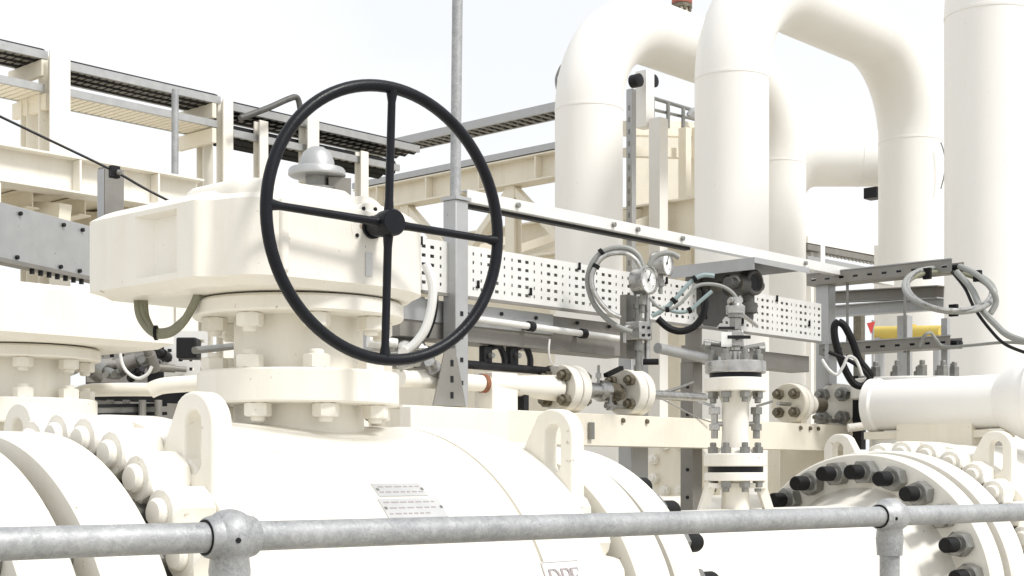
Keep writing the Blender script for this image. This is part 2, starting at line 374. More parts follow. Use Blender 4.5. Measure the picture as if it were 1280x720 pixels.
def ring(prof, o, ax=AX, n=96):
    q = MB(); q.lathe(o, ax, prof, n); return q
def lug_outline():
    c = [(.375, .335), (.375, .505)]
    for k in range(1, 12):
        a = R_(180 * k / 12 * .80); c.append((.311 + .064 * math.cos(a), .502 + .064 * math.sin(a)))
    c += [(.225, .475), (.195, .43), (.17, .36)]
    return c
def valve(name, label, cx, cy, cz, wheel=True, flip=False, lugs=(-1, -2, 1), actuator=True, plates=False, cover=True):
    root = thing(name, label, 'valve', (cx, cy, 0), 'large ball valves on the pipelines')
    o = Vector((cx, cy, cz)); s = -1 if flip else 1
    # body: a turned shell, thicker closure flanges at both ends
    put('body', ring([(-.50, 0), (-.50, .528), (-.494, .532), (-.40, .532), (-.392, .524), (.276, .524), (.277, .512), (.285, .512), (.286, .524), (.30, .526), (.492, .526), (.50, .520), (.50, 0)], o, n=128), CREAM, root, sharp=25)
    for e in (-1, 1):
        put('end_neck', ring([(.50 * e, .40), (.63 * e, .375)], o), CREAM, root)
        f = put('flange', ring([(.632 * e, .30), (.632 * e, .489), (.638 * e, .495), (.752 * e, .495), (.758 * e, .489), (.758 * e, .30)], o, n=128), CREAM, root, sharp=25)
    bolts(ME_CREAM, 'closure_nut', o + AX * -.50, -AX, .488, 32, 90 + 10.9, root)
    bolts(ME_GREY, 'flange_nut', o + AX * -.632, AX, .42, 24, 90 + 7.5, root)
    bolts(ME_CREAM, 'closure_nut', o + AX * .50, AX, .45, 32, 90 + 1, root, lambda a: a < 180)
    bolts(ME_GREY, 'flange_nut', o + AX * .632, -AX, .42, 24, 90 + 7.5, root)
    raw = lug_outline(); ol = []; hc = Vector((.316, .474))
    for a_, b_ in zip(raw, raw[1:] + raw[:1]):
        m_ = max(1, int((Vector(b_) - Vector(a_)).length / .012))
        ol += [tuple(Vector(a_).lerp(Vector(b_), t / m_)) for t in range(m_)]
    hole = []
    for (x, y) in ol:
        dv = (Vector((x, y)) - hc).normalized(); hw, hl = .0235, .034
        if abs(dv.x) * (hl + 0) >= abs(dv.y) * hw: t = hw / abs(dv.x)
        else:      # end arc of the slot
            sy = hl if dv.y > 0 else -hl; bq = -dv.y * sy; t = -bq + math.sqrt(max(0, bq * bq - (hl * hl - hw * hw)))
        hole.append(tuple(hc + dv * t))
    for k in lugs:
        e = 1 if k > 0 else -1; side = -1 if abs(k) == 1 else 1
        q = MB(); q.plate(ol, o + AX * (-.503 if e < 0 else .495), BX * side, UP, AX, .045, hole)
        put('lifting_lug', q, CREAM, root, bev=.004, sharp=50)
    # support saddle and pedestal feet
    q = MB()
    for e in (-.3, .3): q.mm(cx + e - .06, cx + e + .06, cy - .34, cy + .34, 0, cz - .30); q.mm(cx + e - .12, cx + e + .12, cy - .40, cy + .40, 0.002, .03)
    put('support_saddle', q, CREAM, root)
    z0 = cz + .419
    if not actuator: return root, o
    # bonnet
    put('bonnet', ring([(.0, .0), (.0, .150), (.15, .142), (.145, .142), (.146, .218), (.150, .222), (.214, .222), (.218, .218), (.218, .142), (.336, .142), (.336, .228), (.340, .232), (.366, .232), (.372, .225), (.372, 0)], Vector((cx, cy, z0 - .0)), UP, 96), CREAM, root, sharp=30)
    fa = math.degrees(math.atan2(1, 1))
    for zz, ax, nm in ((.336, -UP, 'bonnet_nut'), (.218, UP, 'bonnet_nut'), (.146, -UP, 'bonnet_nut')):
        for k in range(8):
            a = R_(-90 - 47.5 + 42 - 22 + 45 * k + (0 if zz > .2 else 6))
            place(nm, ME_PED, Vector((cx + .185 * math.cos(a), cy + .185 * math.sin(a), z0 + zz)), root, aim(ax))
    # gearbox
    def pl(pts): return [(cx + s * x, cy + s * y) for x, y in pts]
    A = rounded([(-.345, .31), (-.345, -.10), (-.318, -.113), (-.300, -.188), (-.26, -.226), (.05, -.262), (.195, -.205), (.255, -.08), (.255, .31)], [.03, .014, .014, .03, .05, .15, .08, .06, .05], 6)
    notch = [(-.347, .10), (-.347, -.03), (-.322, -.022), (-.322, .092)]
    q = MB(); L = len(A)
    lay = [(.376, .90), (.384, .935), (.392, 1.0), (.545, 1.0), (.548, .992), (.562, .93), (.568, .89), (.570, .86)]
    if not cover: lay = lay[:3] + [(.522, 1.0), (.526, .99), (.537, .93)]
    P = []
    for z, k in lay: P += [(cx + s * x * k, cy + s * y * k, z0 + z) for x, y in A]
    F = [(r * L + i, r * L + (i + 1) % L, (r + 1) * L + (i + 1) % L, (r + 1) * L + i) for r in range(len(lay) - 1) for i in range(L)]
    F += [tuple(range(L))[::-1], tuple(range((len(lay) - 1) * L, len(lay) * L))]
    q.add(P, F)
    gb = put('gearbox', q, CREAM, root, sharp=32)
    if True:   # cast pocket on the end face: boolean cut out of the housing
        c = MB(); pk = [(-.40, -.045, .175), (-.3455, -.035, .118), (-.320, -.030, .078)]; zz_ = [(.395, .545), (.405, .535), (.412, .528)]
        c.add([(cx + s * x, cy + s * yy, z0 + z) for (x, ya, yb), (za, zb) in zip(pk, zz_) for yy, z in ((ya, za), (yb, za), (yb, zb), (ya, zb))], [(0, 1, 2, 3), (8, 9, 10, 11)] + [(r * 4 + i, r * 4 + (i + 1) % 4, r * 4 + 4 + (i + 1) % 4, r * 4 + 4 + i) for r in (0, 1) for i in range(4)])
        cm = c.mesh('pocket', CREAM); bmx = bmesh.new(); bmx.from_mesh(gb.data)
        co = bpy.data.objects.new('pocket', cm); COL.objects.link(co)
        gb2 = bpy.data.objects.new('gearbox_cut', gb.data); COL.objects.link(gb2)
        md = gb2.modifiers.new('cut', 'BOOLEAN'); md.operation = 'DIFFERENCE'; md.object = co; md.solver = 'EXACT'
        off = ORG[root.name]; co.location = (0, 0, 0); gb2.location = off
        dg = bpy.context.evaluated_depsgraph_get(); nm = bpy.data.meshes.new_from_object(gb2.evaluated_get(dg))
        if len(nm.polygons) > 10: gb.data = nm; nm.set_sharp_from_angle(angle=R_(32))
        bpy.data.objects.remove(gb2); bpy.data.objects.remove(co); bmx.free()
    if not cover: return root, o
    B_ = rounded([(-.292, .03), (-.292, -.165), (-.255, -.205), (-.03, -.222), (-.015, -.19), (-.015, .03)], [.03, .03, .04, .03, .03, .03], 5); LB = len(B_); bx_, by_ = -.15, -.09
    P = []; lb = [(.50, 1.0), (.566, 1.0), (.582, .97), (.590, .91), (.593, .82)]
    for z, k in lb: P += [(cx + s * (bx_ + (x - bx_) * k), cy + s * (by_ + (y - by_) * k), z0 + z) for x, y in B_]
    q = MB(); q.add(P, [(r * LB + i, r * LB + (i + 1) % LB, (r + 1) * LB + (i + 1) % LB, (r + 1) * LB + i) for r in range(len(lb) - 1) for i in range(LB)] + [tuple(range(LB))[::-1], tuple(range((len(lb) - 1) * LB, len(lb) * LB))])
    put('worm_housing', q, CREAM, gb, sharp=35)
    for px_ in (-.225, -.115):      # cast ribs down the front of the housing
        q = MB(); q.box((cx + s * px_, cy + s * (-.222 - .02 * (px_ + .25)), z0 + .475), .022, .03, .15); put('casting_rib', q, CREAM, gb, bev=.007, seg=3)
    q = MB()
    q.lathe((cx + s * -.02, cy + s * .02, z0), UP, [(.55, .0), (.55, .150), (.585, .146), (.604, .135), (.617, .115), (.621, .095), (.621, 0)], 64)
    put('gear_cover', q, CREAM, gb, sharp=40)
    for k in range(10):
        a = 2 * math.pi * k / 10 + .2
        q = MB(); q.hexn((cx + s * -.02 + .168 * math.cos(a), cy + s * .02 + .168 * math.sin(a), z0 + .567), UP, .018, .012); put('cover_screw', q, CREAM, gb)
    # position indicator dome
    c0 = Vector((cx + .035, cy - .02, z0 + .620))
    q = MB(); q.lathe(c0, UP, [(0, 0), (0, .045), (.012, .045), (.012, .026), (.045, .026)], 32); put('indicator_base', q, STEEL, gb)
    q = MB(); q.lathe(c0, UP, [(.038, 0), (.038, .060), (.041, .064), (.052, .063), (.056, .060), (.058, .040), (.074, .038), (.092, .030), (.103, .016), (.106, 0)], 40); put('indicator_dome', q, SHEET, gb)
    q = MB(); q.box(c0 + Vector((.035, -.035, .016)), .05, .028, .036, -.6); put('indicator_pointer', q, DSHEET, gb)
    # worm input on the front face
    pw, zw = -.012, .512
    i0 = Vector((cx + s * pw, cy, z0 + zw)); N = -BX * s
    q = MB(); q.lathe(i0, N, [(.17, .0), (.17, .075), (.238, .068), (.238, .0)], 40); put('input_boss', q, CREAM, gb)
    fl = put('input_flange', ring([(.236, 0), (.236, .052), (.239, .054), (.248, .054), (.250, .052), (.250, 0)], i0, N, 48), CREAM, gb)
    for k in range(8):
        a = 2 * math.pi * k / 8 + .3; u, v = perp(N)
        q = MB(); q.cyl(i0 + N * .249 + (u * math.cos(a) + v * math.sin(a)) * .043, i0 + N * .253 + (u * math.cos(a) + v * math.sin(a)) * .043, .0042, n=8); put('flange_screw', q, DARK, gb)
    q = MB(); q.lathe(i0 + N * .248, Matrix.Rotation(R_(-10), 3, 'Z') @ N, [(-.01, 0), (-.01, .024), (.016, .024), (.016, .021), (.068, .021), (.068, 0)], 24); put('input_shaft', q, BLACK, gb)
    q = MB(); q.box(i0 + N * .254 + Vector((-.008, 0, -.078)), .018, .003, .05); put('tag_plate', q, PLATE, gb)
    q = MB(); q.cyl(i0 + N * .252 + Vector((-.008, 0, -.05)), i0 + N * .252 + Vector((-.008, 0, -.058)), .0015, n=6); put('tag_wire', q, STEEL, gb)
    if wheel:
        nrm = Matrix.Rotation(R_(-10), 3, 'Z') @ N; hub = i0 + N * .250 + nrm * .070
        uu = nrm.cross(UP).normalized() * -1
        if uu.x < 0: uu = -uu
        RR = .281
        tilt = R_(-1.8)
        a1 = uu * math.cos(tilt) + UP * math.sin(tilt); a2 = -uu * math.sin(tilt) + UP * math.cos(tilt)
        q = MB(); q.tube([hub + (a1 * math.cos(2 * math.pi * k / 96) + a2 * math.sin(2 * math.pi * k / 96)) * RR for k in range(96)], .0125, 16, 1, True)
        W = put('handwheel', q, BLACK, root, sharp=60)
        for d in (a1, -a1, a2, -a2):
            q = MB(); q.lathe(hub, d, [(.018, .0), (.018, .0115), (.05, .0088), (RR - .03, .0083), (RR - .014, .0112), (RR - .004, .012)], 16); put('spoke', q, BLACK, W)
        q = MB(); q.lathe(hub, nrm, [(-.035, 0), (-.035, .024), (-.014, .024), (-.012, .028), (.020, .028), (.025, .025), (.026, 0)], 40); put('hub', q, BLACK, W, sharp=40)
    if plates:
        def curved(p0, p1, f0, f1, r, th, name, m, parent):
            q = MB(); n = 10
            for k in range(n + 1):
                f = R_(f0 + (f1 - f0) * k / n)
                for rr in (r, r + th):
                    for p in (p0, p1): q.v.append(Vector((cx + p, cy - rr * math.sin(f), cz + rr * math.cos(f))))
            for k in range(n):
                a, c = 4 * k, 4 * k + 4
                q.f += [(a, a + 1, c + 1, c), (a + 2, c + 2, c + 3, a + 3), (a, c, c + 2, a + 2), (a + 1, a + 3, c + 3, c + 1)]
            q.f += [(0, 2, 3, 1), (4 * n, 4 * n + 1, 4 * n + 3, 4 * n + 2)]
            return put(name, q, m, parent)
        for (p0, p1, f0, f1, lines) in ((-.098, .037, 41.2, 45.2, ((0.1, .9), (.05, .95))), (-.108, .058, 46.0, 51.5, ((.05, .9), (.1, .8), (.05, .7)))):
            pt = curved(p0, p1, f0, f1, .5242, .0025, 'nameplate', PLATE, root)
            for rp_ in (p0 + .006, p1 - .006):
                curved(rp_ - .003, rp_ + .003, (f0 + f1) / 2 - .3, (f0 + f1) / 2 + .3, .5267, .0018, 'rivet', STEEL, pt)
            # rows of engraved marks
            for i, (x0, x1) in enumerate(lines):
                fa_ = f0 + (f1 - f0) * (i + .6) / (len(lines) + .4); x = p0 + (p1 - p0) * x0
                while x < p0 + (p1 - p0) * x1:
                    wl = random.uniform(.008, .02); curved(x, x + wl, fa_, fa_ + .32, .5267, .0006, 'engraving', INK, pt); x += wl + .006
        # plate with three serif letters on the closure flange
        P0, P1, F0, F1 = .272, .392, 64.6, 73.0
        st = curved(P0, P1, F0, F1, .5262, .0015, 'label_plate', FACE, root)
        for (p0, p1, f0, f1) in ((P0, P1, F0, F0 + .35), (P0, P1, F1 - .35, F1), (P0, P0 + .003, F0, F1), (P1 - .003, P1, F0, F1)):
            curved(p0 + .002, p1 - .002, f0 + .1, f1 - .1 if f1 - f0 > 1 else f1, .5277, .0005, 'border_line', INK, st)
        f = R_((F0 + F1) / 2); nn = Vector((0, -math.sin(f), math.cos(f))); tt = Vector((0, math.cos(f), math.sin(f)))
        base = Vector((cx, cy, cz)) + nn * .5292
        D_ = [((0, 0), (0, 10), 1.7), ((-1, .3), (3.5, .3), .6), ((-1, 9.7), (3.5, 9.7), .6)] + [((3 + 3.8 * math.sin(R_(a)), 5 - 4.7 * math.cos(R_(a))), (3 + 3.8 * math.sin(R_(a + 22.5)), 5 - 4.7 * math.cos(R_(a + 22.5))), .7 + .9 * math.sin(R_(a + 11))) for a in [22.5 * k for k in range(8)]]
        P_ = [((0, 0), (0, 10), 1.7), ((-1, .3), (1.4, .3), .6), ((-1, 9.7), (3, 9.7), .6), ((0, 4.7), (3, 4.7), .6)] + [((3 + 2.6 * math.sin(R_(a)), 7.2 - 2.5 * math.cos(R_(a))), (3 + 2.6 * math.sin(R_(a + 30)), 7.2 - 2.5 * math.cos(R_(a + 30))), .7 + .8 * math.sin(R_(a + 15))) for a in [30 * k for k in range(6)]]
        E_ = [((0, 0), (0, 10), 1.7), ((-1, .3), (5.2, .3), .6), ((-1, 9.7), (5, 9.7), .6), ((0, 5.2), (3.4, 5.2), .6), ((5.2, 0), (5.2, 2.6), .5), ((5, 7.6), (5, 10), .5), ((3.4, 4), (3.4, 6.4), .5)]
        k_ = .0042
        for strokes, x0 in ((D_, P0 + .016), (P_, P0 + .056), (E_, P0 + .088)):
            q = MB()
            for n_, (a_, b_, w_) in enumerate(strokes):
                pa = base + AX * (x0 + a_[0] * k_) + tt * ((a_[1] - 5) * k_) + nn * .00012 * n_; pb = base + AX * (x0 + b_[0] * k_) + tt * ((b_[1] - 5) * k_) + nn * .00012 * n_
                q.bar(pa, pb, w_ * k_, .0005, nn)
            put('letter', q, INK, st)
    return root, o

V1, O1 = valve('ball_valve', 'big cream ball valve with black handwheel on its gearbox, nearest the railing', 2.055, LINE_Y, LINE_Z, lugs=(-1, -2, 1), plates=True)

# ------------------------------------------------------------------ pipe spools with flanges bolted to the valves
def spool(label, x0, x1, y, z, ends, name='pipe_spool'):
    root = thing(name, label, 'pipe', (x0 + .3, y, 0), 'pipe spools of the large pipelines')
    o = Vector((0, y, z)); a, e = x0, x1
    a2 = a + (.24 if 'a' in ends else 0); e2 = e - (.24 if 'e' in ends else 0)
    put('pipe', ring([(a2, .305), (e2, .305)], o, n=96), CREAM, root)
    for k, (c, d) in (('a', (a, 1)), ('e', (e, -1))):
        if k not in ends: continue
        fl = put('flange', ring([(c, .28), (c, .478), (c + .006 * d, .484), (c + .096 * d, .484), (c + .102 * d, .478), (c + .102 * d, .365), (c + .125 * d, .352), (c + .21 * d, .312), (c + .24 * d, .305)], o, n=128), CREAM, root, sharp=25)
        put('raised_face', ring([(c - .0355 * d, .2), (c - .0355 * d, .345), (c, .345)], o), STEEL, fl)
        put('weld_bead', ring([(c + .234 * d, .303), (c + .240 * d, .309), (c + .246 * d, .303)], o), CREAM, root)
        for bo in bolts(ME_STUD, 'stud', o + AX * (c + .102 * d), AX * d, .42, 24, 90 + 4.5, root):
            cp = bpy.data.objects.new('stud_cap', ME_CAP); COL.objects.link(cp); cp.parent = bo; ORG[cp.name] = ORG[bo.name]
        u = 24
        for i in range(u):
            t = R_(94.5) + 2 * math.pi * i / u; pu, pv = perp(AX * d)
            place('stud_shank', ME_ROD, o + AX * (c) + (pu * math.cos(t) + pv * math.sin(t)) * .42, root, aim(AX))
    # pipe support
    xs = (a + e) / 2
    q = MB(); q.mm(xs - .05, xs + .05, y - .2, y + .2, 0, z - .28); q.mm(xs - .15, xs + .15, y - .3, y + .3, 0.002, .03)
    put('pipe_support', q, CREAMY, root)
    return root
X3 = 5.452
spool('white pipe spool with black capped studs between the two nearest valves', O1.x + .794, X3 - .794, LINE_Y, LINE_Z, 'ae')
spool('white pipe spool end flange at the bottom corner beside nearest valve', O1.x - 3.0, O1.x - .794, LINE_Y, LINE_Z, 'e')

# ------------------------------------------------------------------ neighbour valves
V3, O3 = valve('ball_valve', 'ball valve behind the flange of black capped studs, topped by horizontal cylinder', X3, LINE_Y, LINE_Z, lugs=(-1, -2), actuator=False)
V2, O2 = valve('ball_valve', 'cream ball valve partly hidden behind the nearest valve, bulky gearbox at frame edge', 2.239, 4.07, LINE_Z, wheel=False, flip=True, lugs=(), cover=False)
spool('cream pipe running behind the nearest valve, below the instrument rack', O2.x + .794, 9.0, 4.07, LINE_Z, 'a')

# ------------------------------------------------------------------ railing
r0 = at(0, 680, d=2.06); r1 = at(1280, 640, d=3.95); rd = (r1 - r0).normalized()
RL = thing('railing', 'galvanised tube railing with ball fittings crossing the foreground', 'railing', (r0.x, r0.y, .55))
b1 = at(287, 669, d=2.40); b2 = at(1112, 648, d=3.53)
def tpx(px):
    k = (px - 640) / FPX; n_ = RT - FW * k; return -(r0.dot(n_)) / rd.dot(n_)
t1 = tpx(287); t2 = tpx(1112)
def onr(t): return r0 + rd * t
for (a, e) in ((-.9, t1), (t1, t2), (t2, t2 + 1.2)):
    q = MB(); q.cyl(onr(a), onr(e), .0242, n=40, caps=False); put('rail', q, GALV, RL)
for t in (t1, t2):
    c = onr(t)
    q = MB(); q.lathe(c, UP, [(-.095, .0242), (-.095, .0305), (-.075, .0315), (-.055, .0335)] + [(.0445 * math.sin(R_(a)), .0445 * math.cos(R_(a))) for a in range(-46, 91, 8)] + [(.0445, 0)], 40)
    bf = put('ball_fitting', q, GALV, RL, sharp=60)
    for e in (-1, 1):
        q = MB(); q.lathe(c, rd * e, [(.026, .0), (.026, .036), (.041, .0325), (.0445, .030), (.0445, .0245)], 32); put('collar', q, GALV, bf)
        q = MB(); q.lathe(c, rd * e, [(.0440, .0245), (.0440, .0285), (.0452, .0285), (.0452, .0245)], 32); put('socket_seal', q, RUBBER, bf)
    n = (CAM - c); n.z = 0; n = (n.normalized() + RT * .35 + UP * -.1).normalized()
    q = MB(); q.cyl(c + n * .042, c + n * .0453, .0045, n=12); put('set_screw', q, DARK, bf)
    q = MB(); q.cyl(Vector((c.x, c.y, .55)), c - UP * .06, .0242, n=32); q.cyl(Vector((c.x, c.y, .55)), Vector((c.x, c.y, .56)), .06, n=32)
    put('post', q, GALV, RL)

# ------------------------------------------------------------------ actuator on the second valve of the line
AC = thing('valve_actuator', 'cream horizontal cylinder actuator with domed housing at the frame edge', 'actuator', (X3, LINE_Y, LINE_Z + .52))
c1 = at(1300, 500, d=5.55); c0 = c1 + BX * 1.05; c0.z = c1.z
q = MB(); q.lathe(c1, BX, [(.10, 0), (.10, .104), (.12, .106), (.665, .104), (.675, .112), (.71, .112), (.72, .0)], 64); put('cylinder', q, WHITE, AC)
q = MB(); q.lathe(c1, BX, [(-.25, 0), (-.24, .1), (-.20, .155), (-.05, .158), (.02, .158), (.06, .150), (.10, .128), (.145, .108), (.145, 0)], 64); put('housing', q, WHITE, AC)
q = MB(); q.lathe(c1, BX, [(-.02, .157), (-.02, .172), (.005, .172), (.005, .157)], 64); put('housing_flange', q, WHITE, AC)
q = MB(); q.mm(X3 - .06, X3 + .10, LINE_Y - .02, LINE_Y + .30, LINE_Z + .43, c1.z - .07); put('mounting_bracket', q, CREAMY, AC)
q = MB(); q.bar((c1.x, c1.y + .12, c1.z - .125), (c1.x, c1.y + .72, c1.z - .125), .1, .03); put('cradle', q, CREAMY, AC)

# flange with upright studs behind that cylinder
fc = at(1135, 474, d=6.75)
FS = thing('blind_flange', 'pale round flange with a row of upright studs behind the horizontal cylinder', 'flange', (fc.x, fc.y, 0))
q = MB(); q.lathe((fc.x, fc.y, fc.z), UP, [(-.02, 0), (-.09, 0), (-.09, .26), (-.005, .26), (0, .255), (0, 0)], 64); put('disc', q, WHITE, FS)
q = MB(); q.cyl((fc.x, fc.y, 0), (fc.x, fc.y, fc.z - .08), .16, n=40); put('neck', q, WHITE, FS)
for k in range(12):
    a = 2 * math.pi * k / 12 + .25
    place('stud', ME_SMALLS if 0 else ME_GREY, Vector((fc.x + .21 * math.cos(a), fc.y + .21 * math.sin(a), fc.z)), FS, aim(UP)).scale = (.85, .62, .62)

# ------------------------------------------------------------------ branch with flanges standing on the pipe spool
bc = Vector((3.78, LINE_Y, 0)); D0 = bc.dot(FW)
def bz(py): return zr(py, D0)
BR = thing('branch_connection', 'slim vertical white branch with two flange pairs standing on the pipe', 'branch', (bc.x, bc.y, bz(640)))
def disc(z0, z1, r, e=.003): return ring([(z0, 0), (z0, r - e), (z0 + e, r), (z1 - e, r), (z1, r - e), (z1, 0)], (bc.x, bc.y, 0), UP, 56)
put('nozzle', ring([(bz(655), .045), (bz(612), .042), (bz(600), .045)], (bc.x, bc.y, 0), UP), CREAM, BR)
f1 = put('flange', disc(bz(601), bz(590.5), .096), CREAM, BR); put('gasket', ring([(bz(590.5), .085), (bz(583), .085)], (bc.x, bc.y, 0), UP), DARK, f1)
f2 = put('flange', disc(bz(583), bz(567), .098), CREAM, BR)
put('neck', ring([(bz(567), .062), (bz(560), .045), (bz(545), .0415), (bz(505), .0415), (bz(496), .05), (bz(490), .062)], (bc.x, bc.y, 0), UP), CREAM, BR)
f3 = put('flange', disc(bz(490), bz(473), .095), CREAM, BR); put('gasket', ring([(bz(473), .08), (bz(467), .08)], (bc.x, bc.y, 0), UP), DARK, f3)
f4 = put('flange', disc(bz(467), bz(452), .094), STAIN, BR)
for zz, ax in ((bz(567), UP), (bz(601), -UP), (bz(452), UP), (bz(490), -UP)):
    for k in range(8):
        a = 2 * math.pi * k / 8 + .2
        place('flange_nut', ME_SMALLS, Vector((bc.x + .074 * math.cos(a), bc.y + .074 * math.sin(a), zz)), BR, aim(ax))
for k, sg in ((-1, 0), (1, 0)):
    q = MB(); p0 = Vector((bc.x, bc.y, bz(603))) + RT * .06 * k; p1 = Vector((bc.x, bc.y, bz(658))) + RT * .118 * k
    q.bar(p0 + RT * .015 * k, p1, .06, .026, RT * k); put('gusset', q, CREAM, BR)
q = MB(); q.sect([(-.09, -.008), (.09, -.008), (.09, .008), (-.09, .008)], Vector((bc.x, bc.y, bz(607))) - FW * .05, Vector((bc.x, bc.y, bz(607))) + FW * .05); put('gusset_plate', q, CREAM, BR)
# stainless needle valve and fittings on top
NV = thing('needle_valve', 'stainless needle valve and fittings on top of the vertical branch', 'valve', (bc.x, bc.y, bz(452)))
T = Vector((bc.x, bc.y, 0))
q = MB(); q.lathe(T, UP, [(bz(453), 0), (bz(453), .03), (bz(440), .03), (bz(438), .018), (bz(428), .018)], 24); put('stem_base', q, STAIN, NV)
q = MB(); q.box(T + UP * bz(424), .062, .05, .05, .6); put('block', q, STAIN, NV, bev=.004)
q = MB(); q.lathe(T, UP, [(bz(412), .0), (bz(412), .02), (bz(398), .02), (bz(397), .026), (bz(390), .026), (bz(389), .019), (bz(376), .018), (bz(374), 0)], 6); put('union_nut', q, STEEL, NV)
q = MB(); q.lathe(T, UP, [(bz(392), 0), (bz(392), .029), (bz(383), .030), (bz(380), .02), (bz(372), .02), (bz(372), 0)], 24); put('adapter', q, STAIN, NV)
for dx, dz, ln in ((-.07, 432, .05), (.065, 436, .04), (.02, 440, .05)):
    p = T + RT * dx * .4 + UP * bz(dz); q = MB(); q.cyl(p, p + RT * dx + UP * .012, .009, n=12); q.hexn(p + RT * dx * .7, RT * dx, .024, .02); put('side_fitting', q, STEEL, NV)
q = MB(); q.cyl(T + UP * bz(424) - FW * .02, T + UP * bz(424) - FW * .07, .006, n=10); q.bar(T + UP * bz(424) - FW * .07 - RT * .035, T + UP * bz(424) - FW * .07 + RT * .035, .01, .01); put('handle', q, DARK, NV)
q = MB(); q.box(T + UP * bz(426) - RT * .035 - FW * .05, .032, .003, .045, TH - R_(90)); put('tag_plate', q, FACE, NV)
q = MB(); q.bar(T + UP * bz(412) - RT * .06 - FW * .05, T + UP * bz(412) - RT * .01 - FW * .05, .008, .008); put('tag_hanger', q, DARK, NV)
# small drain fittings beside the branch neck
for sg, m in ((-1, STAIN), (1, STEEL)):
    p = T + UP * bz(530) + RT * sg * .065
    DF = thing('drain_valve', ('small stainless drain fitting hugging the branch neck, seal wire side' if sg < 0 else 'small dull vent fitting hugging the branch neck, facing the block valve'), 'fitting', p)
    q = MB(); q.cyl(p - UP * .045, p + UP * .05, .011, n=14); put('barrel', q, m, DF)
    q = MB(); q.hexn(p + UP * .03, UP, .034, .022); put('nut', q, m, DF)
    q = MB(); q.hexn(p - UP * .02, UP, .032, .02); put('nut', q, m, DF)
    q = MB(); q.cyl(p, p - RT * sg * .03, .008, n=10); put('connector', q, m, DF)
    q = MB(); q.bar(p + UP * .055, p + UP * .07 + RT * sg * .05, .012, .008); put('lever', q, m, DF)

# ------------------------------------------------------------------ instrument rack
YR = 3.6
def ra(px, py, dy=0.): return at(px, py, Y=YR + dy)
def xr(px, dy=0.): return ra(px, 590, dy).x
ZB0, ZB1 = HC + .10, HC + .222
bx0, bx1 = xr(478), xr(1052)
BM = thing('support_beam', 'cream steel channel beam carrying the small flanged block valves', 'beam', ((bx0 + bx1) / 2, YR, 0))
q = MB(); q.chan((bx0, YR - .1, ZB0), (bx1, YR - .1, ZB0), .10, ZB1 - ZB0, .009, flip=-1); put('channel', q, CREAMY, BM, bev=.002)
q = MB(); q.mm(bx0 - .02, bx0 + .45, YR - .16, YR - .104, ZB0 - .01, ZB1 - .006); put('end_bracket', q, CREAM, BM, bev=.004)
for px in (572, 778, 808, 1000, 1012, 1022):
    p = ra(px, 520, -.1); q = MB(); q.cyl((p.x, YR - .106, ZB1 - .02), (p.x, YR - .1, ZB1 - .02), .009, n=10); q.hexn((p.x, YR - .1, ZB1 - .022), -BX, .016, .01); put('beam_bolt', q, BRONZE, BM)
q = MB(); p = ra(737, 545, -.1); q.mm(p.x - .012, p.x + .012, YR - .115, YR - .103, zr(549, p.dot(FW)), zr(528, p.dot(FW))); put('label_strip', q, STEEL, BM)
# steel columns under and behind the rack
for i, (px0, px1, pyt, lab) in enumerate(((778, 822, 428, 'grey steel column behind the pressure gauge, passing the cream beam'), (861, 884, 452, 'narrow grey steel column just behind the vertical branch'))):
    p = ra((px0 + px1) / 2, 590, .06); hgt = zr(pyt, p.dot(FW))
    CP = thing('steel_column', lab, 'column', (p.x, p.y, 0), 'grey columns of the instrument rack')
    wd = .115 if i == 0 else .07
    q = MB(); q.mm(p.x - wd / 2, p.x + wd / 2, p.y, p.y + .07, .012, hgt); put('section', q, DSHEET if i else SHEET, CP, bev=.004)
    q = MB(); q.mm(p.x - .1, p.x + .1, p.y - .1, p.y + .1, 0.001, .012); put('base_plate', q, DSHEET, CP)
    for k in range(9):
        z = HC - .35 + k * .12; q = MB(); q.cyl((p.x - wd / 2 - .001, p.y + .03, z), (p.x - wd / 2 - .004, p.y + .03, z), .008, n=8); put('bolt_head', q, DARK, CP)
# main post with triangular foot
p = ra(562, 505, -.05); PX = p.x
PO = thing('rack_post', 'galvanised square post with punched triangular foot behind the handwheel', 'post', (PX, YR - .05, ZB1))
zt = zr(250, p.dot(FW))
q = MB(); q.mm(PX, PX + .062, YR - .08, YR - .018, ZB1, zt); put('upright', q, SHEET, PO, bev=.003)
q = MB(); q.plate([(-.085, 0), (.0, 0), (.0, .20), (-.022, .20)], (PX, YR - .083, ZB1 + .003), AX, UP, BX, .005); put('foot_gusset', q, DSHEET, PO)
q = MB(); q.plate([(.06, 0), (.145, 0), (.082, .20), (.06, .20)], (PX, YR - .083, ZB1 + .003), AX, UP, BX, .005)
q = MB(); q.plate([(-.03, 0), (.13, 0), (.085, .17), (.055, .20), (.03, .20)], (PX - .09, YR - .092, ZB1 + .003), AX, UP, BX, .006); put('foot_plate', q, DSHEET, PO, bev=.001)
for k in range(3):
    q = MB(); q.mm(PX - .038, PX - .024, YR - .0935, YR - .0915, ZB1 + .03 + .055 * k, ZB1 + .052 + .055 * k); put('foot_slot', q, DARK, PO)
for z in (.30, .38, .46, .54):
    q = MB(); q.mm(PX + .022, PX + .036, YR - .0815, YR - .0795, HC + z, HC + z + .016); put('post_slot', q, DARK, PO)
q = MB(); q.mm(PX - .006, PX + .07, YR - .088, YR - .012, zt, zt + .012); put('top_plate', q, SHEET, PO)
mt = ra(567, 130, -.03)
q = MB(); q.cyl((mt.x - .022, YR - .06, zt + .012), (mt.x - .008, YR - .06, HC + 1.85), .0185, n=24)
solo('tube_mast', q, GALV, 'thin grey vertical tube rising above the handwheel into the sky', 'mast', (mt.x - .022, YR - .06, zt + .012))
